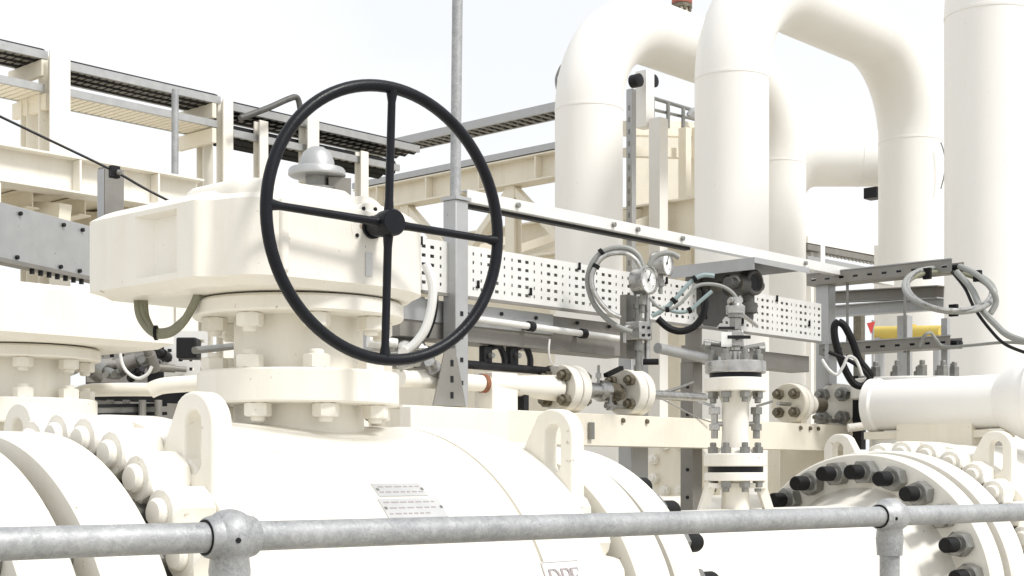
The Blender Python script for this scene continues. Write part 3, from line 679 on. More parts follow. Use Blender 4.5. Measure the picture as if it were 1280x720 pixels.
# top strut
TS = thing('strut_rail', 'long pale strut sloping past the gauges from post to cable tray', 'rail', (PX + .06, YR - .06, HC + .93))
x1 = xr(1112, -.05)
q = MB(); q.chan((PX + .063, YR - .075, HC + .942), (x1, YR - .075, HC + .942), .04, .042, .004, flip=-1); put('channel', q, TRAYW, TS)
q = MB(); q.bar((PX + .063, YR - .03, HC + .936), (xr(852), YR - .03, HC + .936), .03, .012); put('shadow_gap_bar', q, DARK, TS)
for px in (640, 760, 790, 846, 1000, 1050):
    x = xr(px, -.05); q = MB(); q.hexn((x, YR - .075, HC + .963), -BX, .018, .012); put('strut_bolt', q, STEEL, TS)
# perforated tray: closed box with punched face
tx0, tx1 = xr(470), xr(1022); ZT0, ZT1 = HC + .620, HC + .797
PT = thing('perforated_tray', 'bright perforated cable tray on edge behind handwheel and gauges', 'cable tray', (tx0, YR - .02, ZT0))
cw = .0405; ncol = int((tx1 - tx0) / cw); pat = [.019, .019, .008, .008]
rows = [(.012, 0)] + [(.0307, .0115)] * 5 + [(ZT1 - ZT0 - .012 - 5 * .0307, 0)]
q = MB(); q.perf((tx0, YR - .04, ZT0), AX, UP, BX, [(cw, pat[k % 4]) for k in range(ncol)], rows, .003)
L = ncol * cw
q.add([(tx0, YR - .04, ZT0), (tx0 + L, YR - .04, ZT0), (tx0 + L, YR + .03, ZT0), (tx0, YR + .03, ZT0), (tx0, YR - .04, ZT1), (tx0 + L, YR - .04, ZT1), (tx0 + L, YR + .03, ZT1), (tx0, YR + .03, ZT1)],
      [(0, 1, 2, 3), (4, 5, 6, 7), (3, 2, 6, 7), (0, 3, 7, 4), (1, 2, 6, 5)])
put('tray', q, TRAYW, PT)
q = MB(); q.mm(tx0, tx0 + L, YR - .045, YR - .037, ZT0 - .012, ZT0 - .001); put('edge_strip', q, DSHEET, PT)
for k in range(10):
    x = tx0 + (k + .6) * L / 10; z = ZT0 + .03 + .0307 * random.choice((0, 0, 4, 1))
    q = MB(); q.mm(x - .004, x + .004, YR - .047, YR - .041, z, z + .028); q.mm(x - .01, x + .004, YR - .047, YR - .041, z, z + .007); put('cable_tie', q, RUBBER, PT)
# trunking below it
gx0, gx1 = xr(500), xr(786)
TR = thing('cable_trunking', 'grey steel trunking directly below the perforated tray', 'trunking', (gx0, YR + .05, HC + .46))
q = MB(); q.mm(gx0, gx1, YR + .0, YR + .12, HC + .462, HC + .592); put('duct', q, DSHEET, TR, bev=.002)
q = MB(); q.mm(gx0, xr(690), YR - .006, YR + .002, HC + .52, HC + .596); put('cover', q, SHEET, TR)
for px in (600, 625, 668, 720, 760):
    x = xr(px); q = MB(); q.cyl((x, YR - .004, HC + .575), (x, YR - .012, HC + .575), .007, n=8); put('rivet', q, DARK, TR)
q = MB(); q.mm(xr(880), xr(1016), YR + .02, YR + .12, HC + .475, HC + .55)
solo('cable_trunking', q, DSHEET, 'dull trunking piece beyond the branch below the tray end', 'trunking', (xr(880), YR + .05, HC + .475))
# conduit along the trunking
a, c = ra(583, 397, -.04), ra(779, 424, -.04)
CN = thing('conduit', 'pale thin conduit clipped along the grey trunking', 'conduit', a)
q = MB(); q.cyl(a, c, .0125, n=14); put('tube', q, TRAYW, CN)
for t in (.0, .36, .7):
    m = a.lerp(c, t + .02); q = MB(); q.lathe(m, c - a, [(-.014, 0), (-.014, .019), (.014, .019), (.014, 0)], 14); q.bar(m, m + BX * .035, .02, .02); put('clip', q, DARK, CN)
q = MB(); q.tube([ra(687, 424, -.06), ra(686, 440, -.06), ra(690, 455, -.05), ra(700, 458, -.03)], .004, 8); solo('bent_tube', q, TRAYW, 'hooked thin tube below the conduit clip', 'tube', ra(687, 424, -.06))
# black rod and clamps underneath
a, c = ra(577, 455, .02), ra(686, 464, .02)
RD = thing('tension_rod', 'black rod passing just below the trunking to a nut', 'rod', a)
q = MB(); q.cyl(a, c, .0155, n=14); put('rod', q, DARK, RD)
q = MB(); q.hexn(c, c - a, .042, .03); q.cyl(c, c + (c - a).normalized() * .05, .012, n=12); put('end_nut', q, BRONZE, RD)
for i, px in enumerate((607, 640)):
    m = ra(px, 445, .03)
    CB = thing('pipe_clamp', ['dark saddle clamp hanging under the trunking, nearer the post', 'dark curved clamp hanging under the trunking, nearer the flanges'][i], 'clamp', m + UP * .05)
    q = MB(); q.box(m + UP * .0, .045, .03, .075); put('strap', q, DARK, CB, bev=.006)
    q = MB(); q.tube([m + UP * .03 + AX * .02, m + AX * .07 + UP * .04, m + AX * .1 - UP * .0, m + AX * .1 - UP * .04], .012, 8); put('hook', q, DARK, CB)
    q = MB(); q.cyl(m - BX * .02, m - BX * .04, .01, n=8); put('bolt', q, STEEL, CB)

# ------------------------------------------------------------------ small flanged block valves on the beam
ZL = HC + .316
def hexr(me, nm, x, ax, r, n, ph, par, sc=1.):
    for o_ in bolts(me, nm, Vector((x, YR - .03, ZL)), ax, r, n, ph, par): o_.scale = (sc, sc, sc)
def block_valve(label, x, loc_items):
    return thing('block_valve', label, 'valve', (x, YR - .03, ZB1))
YL = YR - .03
def lx(px): return at(px, 482, Y=YL).x
B1 = thing('block_valve', 'cream reducer and first flange pair on the beam beside the post', 'valve', (lx(690), YL, ZB1))
q = MB(); q.lathe((0, YL, ZL), AX, [(lx(500), .0), (lx(500), .030), (lx(602), .030)], 32); put('pipe', q, CREAM, B1)
q = MB(); q.lathe((0, YL, ZL), AX, [(lx(601), 0), (lx(601), .034), (lx(606), .034), (lx(606), 0)], 32); put('rust_ring', q, RUST, B1)
q = MB(); q.lathe((0, YL, ZL), AX, [(lx(605), .029), (lx(640), .036), (lx(685), .048), (lx(695), .05)], 32); put('reducer', q, CREAM, B1)
xa = lx(697)
for k, dx in enumerate((0, .052)):
    put('flange', ring([(xa + dx, 0), (xa + dx, .088), (xa + dx + .003, .091), (xa + dx + .043, .091), (xa + dx + .046, .088), (xa + dx + .046, 0)], (0, YL, ZL), AX, 56), CREAM, B1)
put('gasket', ring([(xa + .046, .07), (xa + .052, .07)], (0, YL, ZL), AX, 40), RUBBER, B1)
hexr(ME_SMALL, 'stud_nut', xa, -AX, .066, 4, 45, B1, 1.25)
hexr(ME_SMALL, 'stud_nut', xa + .098, AX, .066, 4, 45, B1, 1.0)
q = MB(); q.mm(lx(608), lx(640), YL - .03, YL + .06, ZB1, ZB1 + .135); put('pipe_rest', q, CREAM, B1, bev=.004)
q = MB(); q.mm(lx(650), lx(656), YL - .02, YL + .02, ZB1, ZB1 + .07); put('strut', q, DARK, B1)
B2 = thing('block_valve', 'second flange pair on the beam with stainless fittings, below the gauge', 'valve', (lx(770), YL, ZB1))
q = MB(); q.lathe((0, YL, ZL), AX, [(xa + .098, 0), (xa + .098, .035), (lx(748), .03), (lx(750), .042), (lx(757), .042), (lx(758), .03), (lx(775), .03)], 32); put('spindle_body', q, STAIN, B2)
q = MB(); q.lathe((0, YL - .0, ZL), AX, [(lx(752), 0), (lx(752), .036), (lx(772), .036), (lx(774), .0)], 32); q.cyl((lx(762), YL, ZL), (lx(762), YL - .07, ZL - .02), .014, n=14); put('bleed_port', q, BRONZE, B2)
xb = lx(778)
put('flange', ring([(xb, 0), (xb, .089), (xb + .003, .092), (xb + .05, .092), (xb + .053, .089), (xb + .053, 0)], (0, YL, ZL), AX, 56), CREAM, B2)
put('gasket', ring([(xb + .053, .086), (xb + .058, .086)], (0, YL, ZL), AX, 40), RUBBER, B2)
put('flange', ring([(xb + .058, 0), (xb + .058, .089), (xb + .061, .092), (xb + .097, .092), (xb + .10, .089), (xb + .10, 0)], (0, YL, ZL), AX, 56), CREAM, B2)
hexr(ME_SMALL, 'stud_nut', xb, -AX, .066, 4, 45, B2, 1.15)
q = MB(); q.cyl((xb + .1, YL, ZL), (lx(880), YL, ZL), .02, n=20); put('tube', q, STAIN, B2)
q = MB(); q.lathe((lx(755), YL - .03, ZL - .075), UP, [(0, 0), (0, .016), (.03, .016), (.03, .01), (.06, .01), (.06, 0)], 6); q.cyl((lx(748), YL - .035, ZL - .06), (lx(776), YL - .035, ZL - .06), .009, n=10); put('bleed_fittings', q, STEEL, B2)
q = MB(); q.cyl((lx(748), YL, ZL + .03), (lx(748), YL, ZL + .10), .006, n=8); q.lathe((lx(748), YL, ZL), UP, [(.05, .012), (.07, .012), (.07, 0)], 6); put('vent_pin', q, STAIN, B2)
q = MB(); q.bar((lx(752), YL - .02, ZL + .06), (lx(772), YL - .02, ZL + .095), .02, .016); put('lever', q, RUBBER, B2)
B3 = thing('block_valve', 'block valve with tarnished four nut blind flange right of the vertical branch', 'valve', (lx(1010), YL, ZB1))
xc = lx(985)
put('blind_flange', ring([(xc, 0), (xc, .089), (xc + .004, .093), (xc + .03, .093), (xc + .03, 0)], (0, YL, ZL), AX, 56), CREAMY, B3)
put('flange', ring([(xc + .036, 0), (xc + .036, .091), (xc + .039, .094), (xc + .075, .094), (xc + .08, .085), (xc + .12, .06), (xc + .17, .05), (xc + .19, .048)], (0, YL, ZL), AX, 56), CREAM, B3)
hexr(ME_SMALL, 'stud_nut', xc, -AX, .060, 4, 45, B3, 1.3)
q = MB(); q.cyl((xc - .10, YL - .01, ZL - .005), (xc, YL - .01, ZL - .005), .009, n=12); put('stem', q, STAIN, B3)
q = MB(); q.lathe((0, YL, ZL), AX, [(xc + .185, 0), (xc + .185, .044), (xc + .225, .036), (xc + .3, .036)], 32); put('body', q, BRONZE, B3)
xd = lx(1043)
put('flange', ring([(xd, 0), (xd, .105), (xd + .004, .11), (xd + .056, .11), (xd + .06, .105), (xd + .06, 0)], (0, YL, ZL), AX, 64), CREAM, B3)
put('gasket', ring([(xd + .06, .1), (xd + .066, .1)], (0, YL, ZL), AX, 40), RUBBER, B3)
put('flange', ring([(xd + .066, 0), (xd + .066, .105), (xd + .07, .11), (xd + .12, .11), (xd + .124, .105), (xd + .124, 0)], (0, YL, ZL), AX, 64), CREAM, B3)
hexr(ME_STUD, 'stud_nut', xd, -AX, .078, 4, 45, B3, .78)
q = MB(); q.cyl((xd + .12, YL, ZL), (xd + 1.2, YL, ZL), .045, n=24); put('pipe', q, CREAM, B3)
q = MB(); q.box((lx(1020), YL - .03, ZL - .07), .05, .05, .03); q.cyl((lx(1008), YL - .04, ZL - .06), (lx(1035), YL - .04, ZL - .075), .010, n=10); q.hexn((lx(1022), YL - .05, ZL - .065), -BX, .03, .02); put('bleed_fittings', q, STEEL, B3)
q = MB(); q.mm(xc + .05, xc + .10, YL - .04, YL + .04, ZB1, ZL - .08); put('pipe_rest', q, CREAMY, B3)
# seal wire between beam and branch
q = MB(); q.tube([ra(820, 495, -.06), ra(845, 508, -.08), ra(868, 520, -.1), ra(890, 528, -.12)], .003, 6); solo('seal_wire', q, STAIN, 'thin bright wire drooping to the vertical branch above the beam', 'wire', ra(820, 495, -.06))
q = MB(); q.tube([ra(822, 492, .0), ra(845, 486, .0), ra(866, 478, .0)], .007, 8); solo('impulse_tube', q, STEEL, 'dull straight impulse tube between gauge column and narrow column', 'tube', ra(822, 492))
# cream pipes on the far side under the beam
for (px, py, r, lab, m) in ((842, 585, .11, 'cream flange with bolts glimpsed under the beam between the columns', CREAMY),):
    p = at(px, py, d=7.2)
    FG = thing('far_flange', lab, 'flange', (p.x, p.y, 0))
    q = MB(); q.lathe(p, AX, [(0, 0), (0, r + .05), (.07, r + .05), (.07, r), (.5, r), (.5, 0)], 40); put('flange', q, m, FG)
    q = MB(); q.cyl((p.x + .3, p.y, 0), (p.x + .3, p.y, p.z), .06, n=16); put('stand', q, m, FG)
    bolts(ME_PED, 'nut', p, -AX, r + .012, 8, 20, FG)

# ------------------------------------------------------------------ large looped pipes
def loop_pipe(label, x, y, sp, R, zt, r=.305):
    root = thing('loop_pipe', label, 'pipe', (x, y, 0), 'tall looped pipes')
    def arc(cx, a0, a1, n=20): return [Vector((cx + R * math.cos(R_(a0 + (a1 - a0) * k / n)), y, zt + R * math.sin(R_(a0 + (a1 - a0) * k / n)))) for k in range(n + 1)]
    for nm, pts in (('riser', [Vector((x, y, 0)), Vector((x, y, zt))]), ('bend', arc(x + R, 180, 90)), ('top_run', [Vector((x + R, y, zt + R)), Vector((x + sp - R, y, zt + R))]), ('bend', arc(x + sp - R, 90, 0)), ('riser', [Vector((x + sp, y, zt)), Vector((x + sp, y, 0))])):
        q = MB(); q.tube(pts, r, 72, 1); put(nm, q, WHITE, root, sharp=50)
    for p, ax in ((Vector((x, y, zt)), UP), (Vector((x + sp, y, zt)), UP)):
        q = MB(); q.lathe(p, ax, [(-.014, .300), (-.010, .3085), (.010, .3085), (.014, .300)], 72); put('weld_bead', q, WHITE, root)
    return root
ZS = HC + 3.25
loop_pipe('tall white looped pipe with a small red brown vent on its crown', 10.08, 8.30, 3.12, .90, ZS)
loop_pipe('tall white looped pipe whose inverted U frames the open sky', 10.08, 6.77, 3.12, .90, ZS)
loop_pipe('thick white vertical pipe at the frame edge beside the cable coil', 9.92, 4.48, 3.12, .90, ZS)
# vent on the first crown
v0 = Vector((10.08 + 1.42, 8.30, ZS + .90 + .30))
VT = thing('vent_valve', 'small red brown vent flange on the crown of the looped pipe', 'vent', v0)
q = MB(); q.cyl(v0 - UP * .03, v0 + UP * .10, .07, n=20); put('stub', q, CREAMY, VT)
q = MB(); q.cyl(v0 + UP * .05, v0 + UP * .085, .10, n=24); put('flange', q, BRONZE, VT)
q = MB(); q.cyl(v0 + UP * .092, v0 + UP * .13, .10, n=24); put('flange', q, REDBR, VT)
for k in range(8):
    a = k * math.pi / 4 + .2; place('nut', ME_SMALL, v0 + Vector((.08 * math.cos(a), .08 * math.sin(a), .05)), VT, aim(-UP))
# far crossover pipe seen through the loop
e0, e1 = at(972, 198, d=16.6), at(1146, 200, d=16.6)
XP = thing('crossover_pipe', 'far horizontal pipe seen through the inverted U loop', 'pipe', (e0.x, e0.y, 0))
dr = (e1 - e0); dr.z = 0; dr.normalize(); Rr = .45
pts = [Vector((e0.x, e0.y, 0)), Vector((e0.x, e0.y, e0.z - Rr))] + [Vector((e0.x, e0.y, e0.z - Rr)) + dr * Rr * (1 - math.cos(R_(a))) + UP * Rr * math.sin(R_(a)) for a in range(10, 91, 10)]
e1 = Vector((e1.x, e1.y, e0.z))
pts += [e1 - dr * Rr + dr * Rr * math.sin(R_(a)) - UP * Rr * (1 - math.cos(R_(a))) for a in range(0, 91, 10)] + [Vector((e1.x, e1.y, 0))]
q = MB(); q.tube(pts, .318, 56, 1); put('pipe', q, WHITE, XP, sharp=50)
q = MB(); m = e1.lerp(e0, .42); q.lathe(m, dr, [(-.01, .31), (-.006, .322), (.006, .322), (.01, .31)], 48); put('weld_bead', q, WHITE, XP)
q = MB(); q.box(at(1092, 242, d=16.3), .16, .16, .12); put('support_shoe', q, DARK, XP)

# ------------------------------------------------------------------ pipe rack along the lines (behind)
YK = 10.0
def ka(px, py, dy=0.): return at(px, py, Y=YK + dy)
def kz(px, py, dy=0.): return ka(px, py, dy).z
CI = 0
cols = [(68, 68, .17, 'cream rack column between the first two spans of cable ladder'), (281, 126, .10, 'cream rack column behind the gearbox where the ladder dips'), (326, 152, .09, 'slim cream rack column just left of the handwheel rim'),
        (386, 148, .13, 'cream rack column seen inside the handwheel, behind the indicator dome'), (452, 190, .09, 'slim cream rack column inside the handwheel near its vertical spoke')]
for px, py, wd, lab in cols:
    p = ka(px, py)
    o_ = thing('rack_column', lab, 'column', (p.x, p.y, 0), 'cream columns of the pipe rack')
    q = MB(); q.ibeam((p.x, p.y, 0), (p.x, p.y, p.z), wd, wd, .014, up=BX); put('section', q, CREAM, o_)
    q = MB(); q.box((p.x, p.y, .012), wd + .12, wd + .12, .022); put('base_plate', q, CREAMY, o_)
# second row of shorter posts
for px, py, lab in ((37, 118, 'short cream post under the lower ladder at the frame edge'), (256, 168, 'short cream post beside the gearbox top under the lower ladder')):
    p = ka(px, py, .30)
    o_ = thing('rack_post', lab, 'column', (p.x, p.y, 0), 'short cream posts of the pipe rack')
    q = MB(); q.ibeam((p.x, p.y, 0), (p.x, p.y, p.z), .10, .10, .01, up=BX); put('section', q, CREAM, o_)
    q = MB(); q.bar((p.x, p.y + .12, p.z - .03), (p.x, p.y - .2, p.z - .03), .08, .10); put('cantilever', q, CREAMY, o_)
def ladder(label, p0, p1, wd, hgt, side, nr, m1=SHEET, m2=DSHEET, rung=.045, name='cable_ladder', cables=3):
    # two side rails, rungs underneath and cables lying on them
    p0 = Vector(p0); p1 = Vector(p1); a = (p1 - p0); side = Vector(side)
    o_ = thing(name, label, 'cable ladder', p0, 'cable ladders of the pipe rack')
    for k in (0, 1):
        q = MB(); q.chan(p0 + side * wd * k, p1 + side * wd * k, .03, hgt, .006, flip=1 if k else -1); put('side_rail', q, m1, o_)
    for i in range(nr):
        m = p0 + a * ((i + .5) / nr); q = MB(); q.bar(m + side * .01 + UP * .012, m + side * (wd - .01) + UP * .012, rung, .02); put('rung', q, m2, o_)
    for i in range(cables):
        w_ = wd * (i + .7) / (cables + .4); q = MB(); q.tube([p0 + side * w_ + UP * (.045), p0.lerp(p1, .5) + side * (w_ + .02) + UP * .05, p1 + side * w_ + UP * .045], wd / (cables + .4) * .46, 8, 4); put('cable', q, CBLACK, o_)
    return o_
def kline(x0, y0, x1, y1, dy):
    return ka(x0, y0, dy), ka(x1, y1, dy)
W_ = .42
a, c = ka(-80, 44), ka(60, 73); c.z = a.z = (a.z + c.z) / 2; ladder('upper dark cable ladder span at the top corner of the frame', a, c, W_, .062, BX, 14)
a, c = ka(82, 84), ka(276, 132); z = (a.z + c.z) / 2; a.z = c.z = z; ladder('upper dark cable ladder span between two cream columns over the gearbox', a, c, W_, .062, BX, 22)
a, c = ka(-80, 86, -.0), ka(56, 115); z = (a.z + c.z) / 2; a.z = c.z = z; ladder('lower pale cable ladder span at the frame edge', a, c, W_, .058, BX, 14, m2=CREAMY, cables=0)
a, c = ka(80, 119), ka(272, 159); z = (a.z + c.z) / 2; a.z = c.z = z; ladder('lower pale cable ladder span with rungs showing, under the dark one', a, c, W_, .058, BX, 24, m2=CREAMY, cables=0)
a, c = ka(292, 134), ka(525, 194); z = (a.z + c.z) / 2; a.z = c.z = z; ladder('dark cable ladder span crossing behind the handwheel rim', a, c, W_, .062, BX, 26)
a, c = ka(292, 170), ka(500, 214); z = (a.z + c.z) / 2; a.z = c.z = z; ladder('lower cable ladder span behind the handwheel and indicator dome', a, c, W_, .058, BX, 22, cables=2)
# ladder brackets under the spans
for i, (px, py, dy) in enumerate(((55, 78, 0), (60, 120, 0), (268, 132, 0), (268, 163, 0))):
    p = ka(px, py); q = MB(); q.sect([(-.02, -.02), (.02, -.02), (.02, .10), (-.02, .10)], p - UP * .08, p + BX * .5 - UP * .08)
    solo('ladder_bracket', q, CREAMY, ['cream bracket holding the upper ladder end at the first column', 'cream bracket holding the lower ladder end at the first column', 'cream bracket holding the upper ladder at the column over the gearbox', 'cream bracket holding the lower ladder at the column over the gearbox'][i], 'bracket', p, group='ladder brackets')
# thin standpipe
p = ka(219, 112, -.4)
q = MB(); q.cyl((p.x - .02, p.y, 0), p, .028, n=16); SPp = solo('standpipe', q, GALV, 'thin grey standpipe against the sky between ladder spans', 'pipe', (p.x, p.y, 0))
# bent grey duct end at the handwheel rim
q = MB(); q.tube([ka(300, 148, -.2), ka(335, 135, -.2), ka(360, 124, -.2), ka(371, 122, -.2), ka(375, 135, -.2), ka(375, 150, -.2)], .026, 12, 5); solo('bent_duct', q, DGREY, 'bent grey duct hooking down beside the handwheel rim', 'duct', ka(360, 124, -.2))
# main cream girder of that rack
a, c = ka(-60, 172, -.6), ka(245, 227, -.6); zt = (a.z + c.z) / 2 + .0
GD = thing('rack_girder', 'deep cream girder crossing behind the grey post and gearbox', 'girder', ((a.x + c.x) / 2, a.y, 0))
zl = zt - (HC * 0 + .55)
q = MB(); q.ibeam((a.x - 1, a.y, zt - .13), (c.x, c.y, zt - .13), .22, .26, .014); put('section', q, CREAM, GD)
for k in range(3):
    x = a.x + (c.x - a.x) * (k + .38) / 3; q = MB(); q.mm(x - .008, x + .008, a.y - .108, a.y - .009, zt - .243, zt - .017); put('stiffener', q, CREAM, GD)
for x in (a.x + .2, c.x - .15):
    q = MB(); q.mm(x - .1, x + .1, a.y - .1, a.y + .1, 0, zt - .261); put('leg', q, CREAM, GD)
# lower girder and crossing members under it, in the girder's shade
a2, c2 = ka(-60, 262, .5), ka(300, 300, .5); z2 = (a2.z + c2.z) / 2
LG = thing('rack_crossbeam', 'shaded yellowish beam glimpsed between grey cover panel and girder', 'beam', (a2.x, a2.y, z2))
q = MB(); q.ibeam((a2.x, a2.y, z2), (c2.x, c2.y, z2), .2, .26, .016); put('section', q, CREAMY, LG)
for k in range(4):
    x = a2.x + (c2.x - a2.x) * (k + .3) / 4; q = MB(); q.bar((x, a2.y, z2 + .0), (x + .1, a.y, zt - .40), .10, .14); put('cross_member', q, CREAMY, LG)
q = MB(); q.mm(a.x - 1.5, c.x - .1, a.y + .12, a.y + 2.2, zt - .22, zt - .18)
put('deck_plate', q, CREAMY, GD)
for k in range(7):
    x = a.x - .6 + k * .42; q = MB(); q.ibeam((x, a.y + .12, zt - .30), (x, a.y + 2.2, zt - .30), .1, .14, .01); put('deck_joist', q, CREAMY, GD)

# ------------------------------------------------------------------ rack across the lines (behind the loops)
XK = 10.75
def xa_(px, py, dx=0.): return at(px, py, X=XK + dx)
a, c = xa_(398, 205), xa_(705, 134); z = (a.z + c.z) / 2; a.z = c.z = z
ladder('long grey cable ladder rising behind the handwheel to the looped pipe', a, c, .30, .085, AX, 34)
a, c = xa_(440, 243, -.05), xa_(705, 170, -.05); z = (a.z + c.z) / 2; a.z = c.z = z
q = MB(); q.chan(a - UP * .02, c - UP * .02, .08, .06, .008, flip=-1); q.bar(a + UP * .02 + AX * .12, c + UP * .02 + AX * .12, .2, .06); solo('cable_duct', q, SHEET, 'grey cable duct lying on the cream truss behind the handwheel', 'duct', a)
TG = thing('truss_girder', 'cream truss girder with diagonal braces behind handwheel and mast', 'girder', ((a.x + c.x) / 2, (a.y + c.y) / 2, 0))
q = MB(); q.ibeam(a - UP * .16 + AX * .12, c - UP * .16 + AX * .12 - BX * .3, .22, .26, .016); put('top_chord', q, CREAMY, TG)
zb = z - 1.15
q = MB(); q.ibeam(Vector((a.x + .12, a.y, zb)), Vector((c.x + .12, c.y - .3, zb)), .22, .26, .02); put('bottom_chord', q, CREAMY, TG)
ny = 4
for k in range(ny + 1):
    y = a.y + (c.y - a.y) * k / ny
    q = MB(); q.ibeam((a.x + .12, y, zb + .13), (a.x + .12, y, z - .291), .12, .12, .012, up=AX); put('web_post', q, CREAMY, TG)
    if k < ny:
        y2 = a.y + (c.y - a.y) * (k + 1) / ny
        p0, p1 = ((a.x + .12, y, zb + .14), (a.x + .12, y2, z - .30)) if k % 2 == 0 else ((a.x + .12, y, z - .30), (a.x + .12, y2, zb + .14))
        q = MB(); q.bar(p0, p1, .07, .10, AX); put('diagonal_brace', q, CREAMY, TG)
for k in range(4):
    y = a.y + (c.y - a.y) * (k + .5) / 4; q = MB(); q.mm(a.x + .012, a.x + .109, y - .008, y + .008, z - .272, z - .048); put('stiffener', q, CREAMY, TG)
for y in (a.y - .2, c.y + .1):
    q = MB(); q.mm(a.x + .02, a.x + .22, y - .1, y + .1, 0, zb - .131); put('leg', q, CREAMY, TG)
# second chord further back with its own diagonals, a deck above
q = MB(); q.ibeam((a.x + 1.6, a.y + 1, z - .55), (a.x + 1.6, c.y - .8, z - .55), .2, .4, .02)
solo('rear_chord', q, CREAMY, 'cream beam seen through the truss diagonals', 'beam', (a.x + 1.6, a.y, z - .6))
q = MB(); q.mm(a.x + 2.35, a.x + 2.45, c.y - 1., a.y + 2.2, 0, z - .38)
solo('cladding_wall', q, CREAMY, 'plain cream cladding wall behind the truss and perforated tray', 'wall', (a.x + 2.4, a.y, 0))
for k in range(3):
    y = a.y + (c.y - a.y) * (k + .2) / 3; q = MB(); q.bar((a.x + .24, y, zb + .1), (a.x + 1.5, y - .9, z - .5), .06, .09)
    solo('bridging_brace', q, CREAMY, ['slanting cream brace between the truss chords, nearest the handwheel hub', 'slanting cream brace between the truss chords, right of the mast', 'slanting cream brace between the truss chords, beside the looped pipe'][k], 'brace', (a.x + .24, y, zb + .1), group='truss bridging braces')

# ------------------------------------------------------------------ steel frame between the loops
DF_ = 15.2
def fa(px, py, d=DF_): return at(px, py, d=d)
FR = thing('steel_frame', 'cream steel frame tower standing between the two looped pipes', 'frame', (*fa(835, 300).xy, 0))
for px, wd, top, d in ((823, .14, 148, 15.0), (856, .10, 160, 15.8), (872, .14, 160, 16.2)):
    p = fa(px, top, d); q = MB(); q.box((p.x, p.y, p.z / 2), wd, wd, p.z - .01, .0); put('column', q, CREAMY if px != 823 else WHITE, FR)
for y_, m, h in ((160, CREAMY, .16), (190, CREAMY, .10), (268, CREAMY, .10), (288, CREAMY, .08)):
    q = MB(); q.bar(fa(785, y_, 15.3), fa(880, y_ + 3, 16.5), .14, h); put('beam', q, m, FR)
q = MB(); q.bar(fa(785, 230, 17.5), fa(890, 232, 17.5), .1, 1.2); put('panel', q, CREAMY, FR)
p = fa(789, 112, 14.6); q = MB(); q.bar((p.x, p.y, 0), p, .07, .07, AX)
ST = solo('strut_column', q, SHEET, 'narrow perforated grey strut hugging the looped pipe riser', 'column', (p.x, p.y, 0))
for k in range(24):
    z = HC + .9 + .12 * k; q = MB(); u = p - FW * .0461; s_ = -FW
    q.box((p.x - .0365, p.y, z), .003, .02, .05); put('slot', q, DSHEET, ST)
# handrail and kit on top of that frame
HR = thing('platform_handrail', 'thin handrail and gratings on top of the steel frame', 'handrail', fa(800, 150, 15.4))
q = MB(); q.cyl(fa(795, 116, 15.4), fa(880, 142, 16.4), .022, n=8); put('top_rail', q, STEEL, HR)
q = MB(); q.cyl(fa(795, 132, 15.4), fa(880, 152, 16.4), .018, n=8); put('mid_rail', q, STEEL, HR)
for k in range(5):
    px = 797 + 19 * k; d = 15.4 + .2 * k; q = MB(); q.cyl(fa(px, 160, d), fa(px, 117 + 6 * k, d), .022, n=8); put('stanchion', q, STEEL, HR)
p = fa(806, 120, 15.1); q = MB(); q.bar(fa(806, 160, 15.1), fa(806, 90, 15.1), .14, .14, AX); solo('frame_post', q, WHITE, 'pale post rising through the handrail between looped pipes', 'post', fa(806, 160, 15.1))
for i, (px, py) in enumerate(((795, 101), (814, 102))):
    p = fa(px, py, 14.9 + .4 * i); q = MB(); q.lathe(p, BX, [(-.06, 0), (-.05, .068), (.05, .068), (.06, 0)], 20); solo('floodlight', q, DARK, ['dark round lamp body on the pale post, against the riser', 'dark round lamp body on the pale post, against the sky'][i], 'lamp', p)
q = MB(); q.tube([fa(862, 146, 16), fa(868, 140, 16), fa(880, 138, 16)], .05, 8); solo('frame_duct', q, SHEET, 'short grey duct by the handrail end, next to the second loop', 'duct', fa(862, 146, 16))
for i, (px, py) in enumerate(((793, 140), (797, 148), (800, 135))):
    pass
# thin curved line on the first loop's shoulder
q = MB(); q.tube([at(698, 118, d=13.2), at(695, 100, d=13.2), at(700, 85, d=13.3), at(707, 76, d=13.3)], .012, 8); solo('instrument_line', q, STEEL, 'thin curved line on the shoulder of the first looped pipe', 'tube', at(698, 118, d=13.2))
q = MB(); q.tube([at(1176, 178, d=14.0), at(1181, 195, d=14.0), at(1181, 215, d=14.0), at(1176, 236, d=14.0)], .007, 8); q2 = at(1178, 238, d=14.0); solo('instrument_line', q, STEEL, 'thin curved line between the loop riser and the thick end pipe', 'tube', at(1176, 178, d=14.0))

# ------------------------------------------------------------------ far frame below the second loop
FF = thing('steel_frame', 'far white steel frame with cable ladders beneath the inverted U loop', 'frame', (*at(1022, 330, d=15.5).xy, 0))
for px in (1012, 1024, 1100):
    p = at(px, 296 + (px - 1012) * .12, d=15.5); q = MB(); q.box((p.x, p.y, p.z / 2), .09, .09, p.z - .01); put('column', q, WHITE, FF)
for y0, h, m in ((300, .07, WHITE), (309, .06, DSHEET), (326, .10, SHEET)):
    q = MB(); q.bar(at(1004, y0, d=15.3), at(1110, y0 + 20, d=16.6), .12, h); put('ladder_run', q, m, FF)
for k in range(14):
    px = 1034 + 4.6 * k; q = MB(); q.box(at(px, 312.5 + .19 * (px - 1010), d=15.5 + .012 * (px - 1010) - .13), .02, .02, .06); put('rung', q, WHITE, FF)

